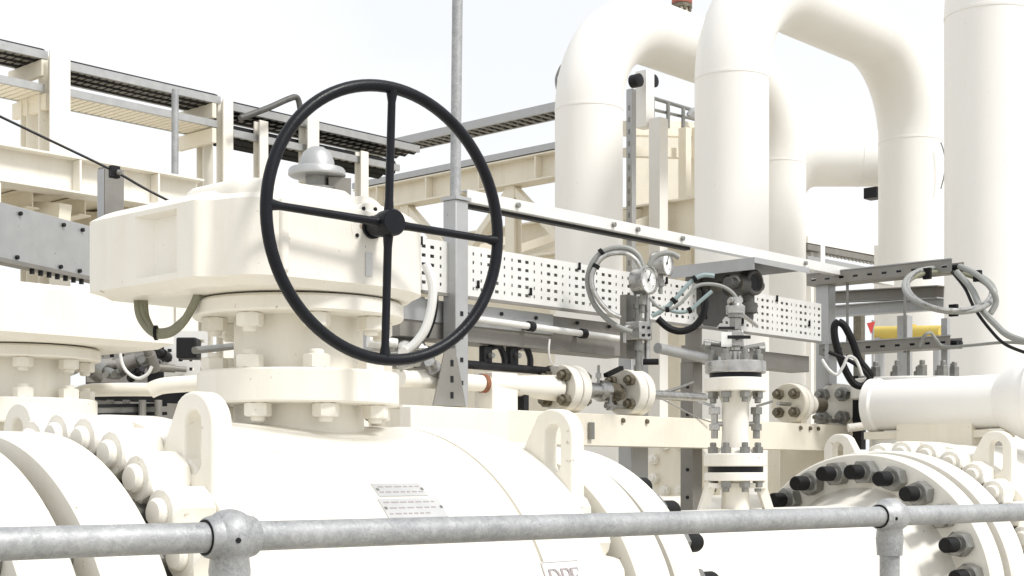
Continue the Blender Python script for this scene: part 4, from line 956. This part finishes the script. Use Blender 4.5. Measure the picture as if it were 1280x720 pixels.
# ------------------------------------------------------------------ gauges
def gauge(label, px, py, d, r, turn=0., name='pressure_gauge'):
    c = at(px, py, d=d); n = Matrix.Rotation(R_(turn), 3, 'Z') @ -BX; u = UP.cross(n).normalized()
    o_ = thing(name, label, 'gauge', c - UP * (r + .06), 'pressure gauges')
    q = MB(); q.lathe(c, n, [(-.055, 0), (-.055, r * .94), (-.045, r * .97), (-.004, r * .97), (-.004, r * 1.06), (.008, r * 1.06), (.010, r * .96), (.004, r * .93), (.0, r * .9), (0, 0)], 40); put('case', q, STAIN, o_, sharp=30)
    q = MB(); q.lathe(c, n, [(.0012, 0), (.0012, r * .9)], 40); dl = put('dial', q, FACE, o_)
    for k in range(27):
        a = R_(-45 + 270 * k / 26); dd = -u * math.cos(a) + UP * math.sin(a); big = k % 5 == 0; side = n.cross(dd)
        q = MB(); q.bar(c + n * .0018 + dd * r * (.62 if big else .7), c + n * .0018 + dd * r * .8, .0022 if big else .001, .0006, n); put('tick', q, INKD, dl)
    dd = (u * .45 + UP * .8).normalized(); q = MB(); q.bar(c + n * .003 - dd * r * .2, c + n * .003 + dd * r * .72, .003, .001, n); put('needle', q, INKD, dl)
    q = MB(); q.lathe(c, n, [(.002, 0), (.002, r * .1), (.005, r * .1), (.005, 0)], 12); put('needle_hub', q, INKD, dl)
    q = MB(); q.lathe(c - n * .025 - UP * r * .9, -UP, [(0, 0), (0, .012), (.02, .012), (.02, .016), (.045, .016), (.045, .009), (.075, .009), (.075, 0)], 6); put('socket', q, STEEL, o_)
    return o_, c, n
G1, gc, gn = gauge('round white dial pressure gauge with steel case, in front of perforated tray', 810, 350, 5.45, .052)
G2, gc2, gn2 = gauge('second pressure gauge half hidden behind the grey instrument hood', 833, 329, 5.75, .050, 12)
# manifold and valve stack under the first gauge
mx_ = at(798, 414, d=5.5)
MF = thing('gauge_manifold', 'stainless manifold block with fittings below the front gauge', 'manifold', (mx_.x, mx_.y, zr(455, 5.5)))
q = MB(); q.box(mx_, .075, .07, .07); put('block', q, STAIN, MF, bev=.004)
q = MB(); q.lathe(mx_, UP, [(.03, .02), (.05, .02), (.05, .014), (.085, .014), (.085, .019), (.105, .019), (.105, .012), (.13, .012)], 12); put('upper_fitting', q, STEEL, MF)
q = MB(); q.lathe(mx_, -UP, [(.03, .014), (.05, .014), (.05, .021), (.075, .021), (.075, .012), (.13, .012), (.13, .018), (.15, .018), (.15, 0)], 12); put('lower_fitting', q, STEEL, MF)
for k, (du, dz) in enumerate(((-.015, .012), (.018, .012), (-.015, -.018), (.02, -.015))):
    q = MB(); p = mx_ - BX * .035 + AX * du + UP * dz; q.cyl(p, p - BX * .004, .006, n=10); put('port', q, DARK, MF)
q = MB(); q.tube([mx_ - AX * .03, mx_ - AX * .055 + UP * .012, mx_ - AX * .08 + UP * .008, mx_ - AX * .085 - UP * .03, mx_ - AX * .085 - UP * .05], .008, 8); put('elbow_tube', q, STAIN, MF)
q = MB(); p = mx_ + AX * .055; q.cyl(p - UP * .11, p + UP * .16, .011, n=12); put('riser_tube', q, STAIN, MF)
q = MB(); q.hexn(p - UP * .03, UP, .034, .03); put('riser_nut', q, STEEL, MF)
q = MB(); p = mx_ + AX * .03 - UP * .115; q.cyl(p, p - BX * .05 + AX * .03, .012, n=12); put('bleed_screw', q, DARK, MF)
q = MB(); q.box(mx_ + AX * .02 + BX * .05 + UP * .02, .10, .03, .24); put('mounting_plate', q, DSHEET, MF)
# horizontal rail right of the manifold
a, c = ra(822, 435, -.02), ra(905, 453, -.02)
q = MB(); q.cyl(a, c, .022, n=16); solo('support_tube', q, SHEET, 'grey horizontal tube between the manifold and the branch', 'tube', a)

# looped cables
def cable(name, label, pts, r, m, d=None, cat='cable', sub=8, ties=()):
    P = [at(*p[:2], d=(p[2] if len(p) > 2 else d)) for p in pts]
    q = MB(); q.tube(P, r, 10, sub)
    o_ = thing(name, label, cat, P[0]); put('sheath', q, m, o_)
    for i in ties:
        t = (P[min(i + 1, len(P) - 1)] - P[i - 1]).normalized(); q = MB(); q.lathe(P[i], t, [(-.007, 0), (-.007, r * 1.6), (.007, r * 1.6), (.007, 0)], 12); put('cable_tie', q, RUBBER, o_)
    return o_
cable('tubing_coil', 'outer grey tubing loop left of the front gauge', [(803, 333), (798, 320), (786, 311), (768, 310), (752, 316), (741, 328), (735, 345), (736, 362), (744, 382), (760, 400), (778, 411), (790, 415)], .0105, CGREY, 5.40, ties=(4,))
cable('tubing_coil', 'inner grey tubing loop left of the front gauge, tied to the outer', [(801, 335), (794, 324), (782, 317), (765, 317), (752, 323), (745, 333), (740, 345), (741, 360), (749, 376), (762, 390), (776, 397)], .009, STAIN, 5.38, ties=(5,))
cable('tubing_coil', 'small grey tubing arch over the half hidden gauge', [(811, 332), (818, 322), (828, 317), (840, 317), (849, 322)], .010, CGREY, 5.40)
cable('hose', 'pale blue hose rising from the gauge to the hood', [(815, 395), (828, 388), (842, 376), (856, 360), (868, 349), (880, 344), (893, 345)], .0085, CBLUE, 5.30, ties=(2, 4))
cable('hose', 'thin grey hose beside the pale blue one under the hood', [(812, 372), (822, 383), (834, 387), (848, 381), (860, 369), (870, 358), (884, 355), (900, 357), (912, 363), (920, 372), (921, 384)], .0065, CGREY, 5.25, ties=(2,))
cable('hose', 'dark hose hanging in a sag below the hood', [(822, 398), (836, 410), (852, 414), (868, 408), (878, 395), (882, 378), (880, 362)], .014, CBLACK, 5.55)
cable('hose', 'second pale hose crossing under the hood', [(828, 384), (846, 390), (862, 388), (876, 376), (890, 364)], .0075, CBLUE, 5.4, ties=(2,))

# ------------------------------------------------------------------ instrument hood with transmitter
hn = at(943, 323, d=5.9); hz = hn.z
HD = thing('instrument_hood', 'grey folded sheet sun hood over the transmitter', 'hood', (hn.x, hn.y, hz - .05))
x0, y0 = hn.x, hn.y; lx_, ly_ = .42, .42; tk = .004
q = MB(); q.mm(x0, x0 + lx_, y0, y0 + ly_, hz, hz + tk); put('roof_sheet', q, SHEET, HD)
q = MB(); q.mm(x0 - tk, x0, y0, y0 + ly_, hz - .045, hz + tk + .001); put('edge_lip', q, SHEET, HD)
q = MB(); q.mm(x0 + .003, x0 + lx_ - .003, y0 + .003, y0 + ly_ - .003, hz - .006, hz - .002); put('roof_shade_sheet', q, DGREY, HD)  # added dark sheet, its colour stands for the shade under the roof
q = MB(); q.mm(x0 - tk, x0 + lx_, y0 - tk, y0, hz - .018, hz + tk + .001); put('front_lip', q, SHEET, HD)
q = MB(); q.mm(x0 + .05, x0 + .06, y0 + .30, y0 + .38, hz - .34, hz); put('hanger', q, DSHEET, HD)
q = MB(); q.plate([(0, 0), (.0, -.19), (.05, -.24), (.15, -.24), (.30, -.12), (.38, 0)], (x0 + .02, y0 + .30, hz - .007), AX, UP, BX, .005); put('back_shade_sheet', q, DGREY, HD)  # back of the hood, coloured dark to paint in the shaded interior
tp = at(936, 354, d=6.08)
TM = thing('pressure_transmitter', 'dark round bodied transmitter tucked under the grey hood', 'transmitter', tp - UP * .1)
n = (-BX * .8 + AX * -.1).normalized()
q = MB(); q.lathe(tp, n, [(-.11, 0), (-.11, .046), (-.02, .048), (-.02, .054), (.035, .054), (.040, .047), (.040, .040), (.030, .038), (.03, 0)], 40); put('housing', q, DGREY, TM)
q = MB(); q.lathe(tp, n, [(.031, 0), (.031, .034)], 32); put('window', q, DARK, TM)
q = MB(); q.lathe(tp - UP * .05, -UP, [(0, .024), (.03, .024), (.035, .036), (.075, .036), (.08, .02), (.10, .02), (.10, 0)], 24); put('sensor_neck', q, DGREY, TM)
q = MB(); q.lathe(tp - UP * .01, -AX, [(.04, 0), (.04, .04), (.10, .038), (.10, .024), (.16, .022), (.16, 0)], 20); put('cable_gland', q, DGREY, TM)
q = MB(); q.hexn(tp - AX * .085, -AX, .055, .03); put('gland_nut', q, STEEL, TM)
q = MB(); q.cyl(tp + AX * .045 + BX * .02, tp + AX * .12 + BX * .02, .022, n=16); put('end_plug', q, DGREY, TM)
q = MB(); q.cyl(tp + BX * .06, tp + BX * .26, .02, n=12); put('mounting_arm', q, DSHEET, TM)
q = MB(); q.tube([tp - UP * .15, tp - UP * .2 - FW * .2, T + UP * (bz(376)) + FW * .1, T + UP * bz(374)], .007, 8); solo('impulse_tube', q, STAIN, 'short bright impulse tube from branch top to transmitter', 'tube', T + UP * bz(374))

# ------------------------------------------------------------------ post and trays on the far side of the rack
p = ra(1031, 350, .05); PX2 = p.x; d2 = p.dot(FW)
P2 = thing('rack_post', 'galvanised square post carrying the strut end near black cables', 'post', (PX2, p.y, 0))
q = MB(); q.mm(PX2 - .035, PX2 + .035, p.y - .04, p.y + .03, 0, HC + .94); put('upright', q, SHEET, P2, bev=.003)
q = MB(); q.mm(PX2 - .075, PX2 + .005, p.y - .065, p.y - .041, zr(482, d2), zr(424, d2)); put('sleeve', q, SHEET, P2, bev=.004)
q = MB(); q.box((PX2, p.y, .007), .2, .2, .012); put('base_plate', q, SHEET, P2)
def btray(label, px, py, d, ln, h, wd):
    c = at(px, py, d=d)
    o_ = thing('perforated_tray', label, 'cable tray', c, 'short perforated trays beside the thick end pipe')
    n = int(ln / .075)
    q = MB(); q.perf((c.x, c.y, c.z - h), BX, UP, AX, [(.075, .026)] * n, [(h * .3, 0), (h * .35, h * .22), (h * .35, 0)], .003)
    L = .075 * n
    q.add([(c.x, c.y, c.z - h), (c.x + wd, c.y, c.z - h), (c.x + wd, c.y + L, c.z - h), (c.x, c.y + L, c.z - h)], [(0, 1, 2, 3)])
    q.add([(c.x + wd, c.y, c.z - h), (c.x + wd, c.y + L, c.z - h), (c.x + wd, c.y + L, c.z), (c.x + wd, c.y, c.z)], [(0, 1, 2, 3)])
    put('tray', q, DSHEET, o_)
    q = MB(); q.mm(c.x - .006, c.x + .008, c.y, c.y + L, c.z + .001, c.z + .006); put('rolled_edge', q, SHEET, o_)
    for k in range(2):
        q = MB(); q.tube([c + Vector((wd * (.3 + .3 * k), -.02, -h * .6)), c + Vector((wd * (.3 + .3 * k), L * .5, -h * .6)), c + Vector((wd * (.35 + .3 * k), L, -h * .6))], .014, 8, 4); put('cable', q, CBLACK, o_)
    for k in range(2):
        x = c.y + L * (.35 + .4 * k); q = MB(); q.cyl((c.x + wd * .5, x, c.z - h), (c.x + wd * .5, x, c.z - h - (.35 if py < 400 else .5)), .007, n=8); put('hanger_rod', q, STEEL, o_)
    return o_
btray('upper short grey perforated tray with cable coil on its end', 1190, 324, 6.55, .78, .055, .12)
btray('lower short grey perforated tray in front of the yellow marker', 1188, 420, 6.55, .72, .05, .12)
# struts behind them
for i, (y0, y1, m) in enumerate(((380, 373, DSHEET), (398, 388, SHEET))):
    q = MB(); q.chan(at(1030, y0, d=7.6), at(1180, y1, d=6.9), .05, .06, .005); solo('cross_strut', q, m, ['darker horizontal strut behind the hanging tray rods', 'paler horizontal strut just below the darker one'][i], 'strut', at(1030, y0, d=7.6), group='cross struts behind the trays')
q = MB(); q.bar(at(1131, 395, d=7.3), at(1131, 478, d=7.3), .055, .055, AX); solo('strut_post', q, SHEET, 'short grey strut post behind the lower tray', 'post', at(1131, 478, d=7.3))
q = MB(); q.bar(at(1074, 392, d=7.8), at(1074, 480, d=7.8), .045, .045, AX); solo('strut_post', q, BRONZE, 'brownish thin strut post behind the black cables', 'post', at(1074, 480, d=7.8))
q = MB(); q.bar(at(1182, 398, d=6.7), at(1182, 472, d=6.7), .03, .03, AX); solo('strut_post', q, SHEET, 'thin pale threaded post at the lower tray end', 'post', at(1182, 472, d=6.7))
# black post below
q = MB(); q.bar(at(1074, 470, d=6.9), at(1074, 562, d=6.9), .045, .045, AX); solo('dark_post', q, DARK, 'slim dark post below the black cables behind the block valve', 'post', at(1074, 562, d=6.9))
# yellow marker tube and red flag
y0, y1 = at(1095, 416, d=9.0), at(1178, 415, d=8.6)
YT = thing('marker_tube', 'yellow tube glimpsed behind the lower tray', 'tube', y0)
q = MB(); q.cyl(y0, y1, .040, n=20); put('tube', q, YEL, YT)
for t in (.06, .94):
    p = y0.lerp(y1, t); q = MB(); q.cyl((p.x, p.y, 0), p - UP * .03, .03, n=14); put('leg', q, SHEET, YT)
q = MB(); q.lathe(y0.lerp(y1, .5), y1 - y0, [(-.04, 0), (-.04, .05), (.04, .05), (.04, 0)], 20); put('band', q, YEL, YT)
c = at(1088, 410, d=8.8)
FL = thing('warning_flag', 'small red triangular flag beside the yellow tube', 'flag', (c.x, c.y, 0))
q = MB(); q.cyl(Vector((c.x, c.y, 0)) + RT * .02 + FW * .02, c + UP * .05 + RT * .02 + FW * .02, .008, n=8); put('staff', q, SHEET, FL)
q = MB(); q.plate([(-.02, .03), (.03, .04), (.005, -.035)], c, RT, UP, FW, .01); put('cloth', q, RED, FL)
# cable coil on tray end
def ell(cx, cy, rx, ry, d, dd, rot=0, n=20):
    out = []
    for k in range(n):
        a = 2 * math.pi * k / n; x = rx * math.cos(a); y = ry * math.sin(a); c_, s_ = math.cos(R_(rot)), math.sin(R_(rot))
        out.append(at(cx + x * c_ - y * s_, cy + x * s_ + y * c_, d=d + dd * math.sin(a)))
    return out
CC = thing('cable_coil', 'coil of grey cables hung on the upper tray end', 'cable', at(1188, 350, d=6.4))
for k, (rx, ry, dy, dd) in enumerate(((57, 27, 0, -.28), (55, 25, 3, -.26), (52, 27, -2, -.3))):
    q = MB(); q.tube(ell(1187, 362 + dy, rx, ry, 6.35, dd, 6), .012 - .002 * k, 10, 4, True); put('loop', q, [CGREY, COLIVE, STAIN][k], CC)
for (px, py, d) in ((1159, 342, 6.55), (1192, 388, 6.1), (1222, 345, 6.5)):
    q = MB(); q.box(at(px, py, d=d), .02, .035, .05); put('cable_tie', q, RUBBER, CC)
cable('cable', 'thick grey cable running from coil to the frame edge', [(1196, 340, 6.4), (1215, 362, 6.3), (1226, 385, 6.2), (1243, 404, 6.1), (1262, 420, 6.0), (1300, 432, 5.9)], .014, CGREY)
cable('cable', 'thin dark cable below the thick one at the frame edge', [(1190, 340, 6.45), (1206, 360, 6.35), (1218, 385, 6.25), (1236, 410, 6.15), (1256, 430, 6.05), (1285, 442, 5.9)], .007, CBLACK)
cable('cable', 'grey cable bowing over the coil from tray mouth', [(1200, 333, 6.5), (1222, 344, 6.3), (1240, 362, 6.2), (1245, 378, 6.2), (1238, 392, 6.2)], .013, CGREY)
cable('cable', 'short pale cable hook on the lower tray', [(1150, 432, 6.6), (1155, 420, 6.5), (1163, 416, 6.5), (1170, 424, 6.5), (1180, 433, 6.5), (1210, 432, 6.4), (1255, 428, 6.2), (1290, 430, 6.0)], .007, CGREY)
# black cable bundle
cable('cable_bundle', 'thick black cable loop hanging beside the rack post', [(1048, 402, 6.6), (1056, 408, 6.6), (1066, 428, 6.6), (1074, 450, 6.6), (1088, 470, 6.6), (1080, 482, 6.6), (1066, 478, 6.6), (1052, 452, 6.6), (1044, 425, 6.6), (1043, 408, 6.6), (1048, 402, 6.6)], .017, CBLACK)
cable('cable_bundle', 'thin black cables crossing the thick loop', [(1036, 440, 6.5), (1050, 446, 6.5), (1064, 452, 6.5), (1078, 462, 6.5), (1088, 474, 6.5)], .009, CBLACK)
cable('cable_bundle', 'pale looping cable below the black bundle', [(1028, 450, 6.5), (1036, 462, 6.45), (1046, 468, 6.45), (1054, 458, 6.45), (1060, 446, 6.45), (1070, 450, 6.45), (1078, 470, 6.45)], .007, TRAYW)

# small cream pipe and plates low on the far side
a, c = at(1060, 535, d=6.3), at(1118, 528, d=6.3)
q = MB(); q.tube([a, a.lerp(c, .5), c, at(1128, 545, d=6.3), at(1138, 562, d=6.3)], .018, 12, 5); solo('bent_pipe', q, CREAM, 'thin cream bent pipe below the horizontal cylinder', 'pipe', a)
q = MB(); q.bar(at(1115, 500, d=7.2), at(1115, 620, d=7.2), .16, .16, AX); solo('pedestal_leg', q, CREAM, 'broad cream leg below the flange with upright studs', 'leg', at(1115, 620, d=7.2))
q = MB(); q.plate([(0, 0), (.34, 0), (.42, .12), (.30, .3), (.0, .3)], at(975, 620, d=7.0), RT, UP, FW, .02); solo('gusset_wall', q, CREAMY, 'cream gusset plate low behind the block valve', 'plate', at(975, 620, d=7.0))
q = MB(); q.bar(at(975, 640, d=7.4), at(975, 545, d=7.4), .09, .09, AX); solo('stub_column', q, CREAMY, 'cream stub column under the beam right of the branch', 'column', at(975, 640, d=7.4))
q = MB(); q.bar(at(985, 578, d=7.6), at(1022, 560, d=7.6), .05, .06); solo('dark_duct', q, DARK, 'short dark duct under the beam right of the branch', 'duct', at(985, 578, d=7.6))
a = at(1165, 555, d=6.6); q = MB(); q.bar(a, at(1250, 553, d=6.2), .12, .08); solo('shoe_plate', q, DSHEET, 'shaded shoe plate under the horizontal cylinder', 'plate', a)

# ------------------------------------------------------------------ things behind the nearest valve, on its far side
CP_ = thing('cover_panel', 'flat grey sheet cover panel at the frame edge behind the gearbox', 'cover panel', at(50, 345, d=6.2))
a, c = at(-40, 244, d=6.4), at(150, 296, d=7.5); hgt = .255
a2 = at(-40, 318, d=6.4)
c = Vector((c.x, c.y, a.z))
q = MB(); q.bar(a - UP * hgt / 2, c - UP * hgt / 2, .06, hgt); put('sheet', q, SHEET, CP_, bev=.003)
for t in (.1, .9):
    p = a.lerp(c, t); q = MB(); q.mm(p.x - .03, p.x + .03, p.y + .04, p.y + .10, 0, p.z - .02); put('leg', q, DSHEET, CP_)
q = MB(); q.bar(a - UP * (hgt + .006), c - UP * (hgt + .006), .08, .02); put('bottom_flange', q, DSHEET, CP_)
ln = (c - a); nn = Vector((ln.y, -ln.x, 0)).normalized()
for t in (.25, .53, .66):
    for k in (0, 1):
        p = a + ln * (t + (.0 if k else .02)) - UP * (.03 + k * (hgt - .05)) + nn * .031; q = MB(); q.cyl(p, p + nn * .012, .010, n=8); put('fastener', q, DARK, CP_)
for k in range(7):
    p = a + ln * (.36 + .055 * k) - UP * (hgt + .028) + nn * .02; q = MB(); q.cyl(p + UP * .012, p - UP * .012, .012, n=8); put('bottom_bolt', q, DARK, CP_)
# grey post, clamp and stay wire
p = at(131, 208, d=6.6)
GP = thing('stay_post', 'dark grey angle post with wire clamp left of the gearbox', 'post', (p.x, p.y, 0))
q = MB(); q.sect([(0, 0), (.055, 0), (.055, .006), (.006, .006), (.006, .10), (0, .10)], (p.x, p.y, 0), (p.x, p.y, p.z), AX); put('angle', q, DSHEET, GP)
q = MB(); q.box((p.x + .02, p.y + .03, p.z * .5), .05, .05, p.z - .02); put('inner_tube', q, SHEET, GP)
q = MB(); q.box(at(143, 215, d=6.5), .045, .03, .055); put('wire_clamp', q, DARK, GP, bev=.004)
q = MB(); q.cyl(at(147, 215, d=6.48), at(151, 216, d=6.48), .012, n=10); put('clamp_bolt', q, STEEL, GP)
q = MB(); q.tube([at(-20, 136, d=6.3), at(66, 177, d=6.4), at(143, 214, d=6.5), at(180, 235, d=6.55), at(225, 258, d=6.6)], .006, 8, 3); solo('stay_wire', q, DARK, 'thin dark stay wire slanting down past the grey post', 'wire', at(-20, 136, d=6.3))
# olive hose below the gearbox
HS = thing('hose', 'olive grey hose loop hanging below the front gearbox', 'hose', at(172, 372, d=3.18))
for k, (r, ox, oy) in enumerate(((.009, 0, 0), (.008, 5, -3), (.007, 9, 2))):
    q = MB(); q.tube([at(172 + ox, 352, d=3.18), at(173 + ox, 388 + oy, d=3.18), at(181 + ox * .8, 406 + oy, d=3.17), at(194, 417 + oy, d=3.16), at(212, 416 + oy, d=3.14), at(226, 406 + oy, d=3.12), at(236, 392, d=3.10), at(246, 372, d=3.08), at(250, 355, d=3.08)], r, 10, 6); put('strand', q, COLIVE, HS)
q = MB(); q.lathe(at(195, 416, d=3.16), RT, [(-.003, 0), (-.003, .0165), (.003, .0165), (.003, 0)], 12); put('cable_tie', q, RUBBER, HS)
# dark instrument cluster behind the valve
IC = thing('instrument_cluster', 'dark cluster of small instruments behind the closure nuts', 'instruments', at(165, 505, d=5.4))
q = MB(); q.box(at(236, 436, d=5.0), .085, .07, .072, TH); put('junction_box', q, DARK, IC, bev=.006)
q = MB(); q.cyl(at(243, 438, d=4.95), at(300, 432, d=5.2), .013, n=10); put('rod', q, STEEL, IC)
rng = random.Random(3)
for k in range(18):
    px = 110 + 6 * k; q = MB(); p = at(px, 454 + rng.uniform(-10, 16), d=5.3 + rng.uniform(-.1, .1)); r = rng.uniform(.009, .026)
    q.lathe(p, (rng.uniform(-1, 1), rng.uniform(-1, -.2), rng.uniform(-.3, .6)), [(-.05, 0), (-.05, r), (.02, r), (.02, r * .7), (.06, r * .7), (.06, 0)], 14); put('fitting', q, rng.choice((DARK, DARK, STEEL, DSHEET)), IC)
for k in range(4):
    q = MB(); y_ = 508 + k * 5.5; q.bar(at(108, y_, d=5.2), at(205 - 8 * (k % 2), y_ - 2, d=5.4), .05, .02 if k % 2 else .012); put('stack_plate', q, (DARK, STEEL, DARK, SHEET)[k], IC)
for k in range(5):
    px = 118 + 20 * k; q = MB(); q.cyl(at(px, 500, d=5.3), at(px, 528, d=5.3), .014, n=10); put('stack_bolt', q, DSHEET, IC)
p_ = at(160, 520, d=5.6); q = MB(); q.box(p_, .5, .2, .10); q.mm(p_.x - .05, p_.x + .05, p_.y - .05, p_.y + .05, 0, p_.z - .04); put('base', q, DSHEET, IC)
tpp = at(135, 490, d=5.8)
q = MB(); q.perf(at(108, 478, d=5.7), RT, UP, FW, [(.04, .017)] * 6, [(.02, 0)] + [(.034, .012)] * 4 + [(.02, 0)], .003); put('perforated_sheet', q, DSHEET, IC)
q = MB(); q.perf(at(205, 474, d=5.3), RT, UP, FW, [(.04, .016)] * 4, [(.02, 0)] + [(.034, .012)] * 4 + [(.02, 0)], .003); put('perforated_sheet', q, TRAYW, IC)
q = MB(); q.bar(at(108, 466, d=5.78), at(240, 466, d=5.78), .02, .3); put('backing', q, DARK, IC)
cable('cable', 'thin pale cable drooping among the dark instruments', [(150, 440, 5.1), (153, 455, 5.1), (160, 466, 5.1), (172, 473, 5.1), (184, 468, 5.1), (190, 458, 5.1)], .006, TRAYW)
cable('cable', 'thin grey cable tangled left of the dark instruments', [(78, 470, 5.0), (92, 466, 5.0), (108, 458, 5.0), (124, 448, 5.1), (130, 440, 5.1)], .007, CGREY)
# cream bent pipe in front of it
q = MB(); q.tube([at(70, 560, d=4.7), at(82, 520, d=4.7), at(92, 498, d=4.7), at(106, 489, d=4.7), at(140, 487, d=4.7), at(196, 487, d=4.7)], .022, 16, 6); solo('bent_pipe', q, CREAM, 'cream bent pipe rising behind the closure nuts', 'pipe', at(70, 560, d=4.7))
q = MB(); q.tube([at(188, 488, d=4.6), at(206, 482, d=4.6), at(250, 479, d=4.6)], .026, 16, 5); solo('pipe_end', q, CREAM, 'short thick cream pipe end beside the bonnet flange', 'pipe', at(188, 488, d=4.6))
q = MB(); q.mm(1.5, 2.9, 4.9, 5.0, HC + .02, HC + .14); solo('low_beam', q, CREAMY, 'cream low beam behind the hidden valve bonnet', 'beam', (1.5, 4.9, HC + .02))
# hose and kit right of the bonnet
cable('hose', 'pale thick hose behind the gearbox beside the post', [(532, 330, 4.9), (538, 345, 4.9), (541, 362, 4.9), (539, 385, 4.9), (532, 410, 4.9), (520, 428, 4.9), (505, 440, 4.9)], .016, TRAYW)
cable('hose', 'thin dark hose parallel to the pale thick one', [(530, 338, 5.0), (536, 330, 5.0), (543, 350, 5.0), (546, 372, 5.0), (543, 398, 5.0), (534, 422, 5.0)], .006, CBLACK)
SK = thing('solenoid_kit', 'cluster of small valves and tubes behind the lower handwheel rim', 'instruments', at(500, 470, d=5.0))
for k in range(8):
    p = at(478 + 9 * k, 430 + rng.uniform(-4, 34), d=4.95 + rng.uniform(-.08, .12)); r = rng.uniform(.016, .03); q = MB()
    q.lathe(p, (rng.uniform(-1, 1), -.5, rng.uniform(-.4, .8)), [(-.05, 0), (-.05, r), (.0, r), (.0, r * .65), (.05, r * .65), (.05, 0)], 12); put('fitting', q, rng.choice((DARK, STAIN, STAIN, TRAYW)), SK)
q = MB(); q.tube([at(470, 432, d=4.9), at(480, 440, d=4.9), at(500, 441, d=4.9), at(520, 434, d=4.9), at(528, 424, d=4.9)], .006, 8); put('tube', q, STAIN, SK)
q = MB(); q.box(at(508, 452, d=5.1), .2, .08, .05); put('bracket', q, DSHEET, SK)
q = MB(); q.mm(xr(490), xr(556), YR + .1, YR + .16, HC + .42, HC + .62); solo('trunking_end', q, SHEET, 'grey trunking end left of the rack post', 'trunking', (xr(490), YR + .1, HC + .42))
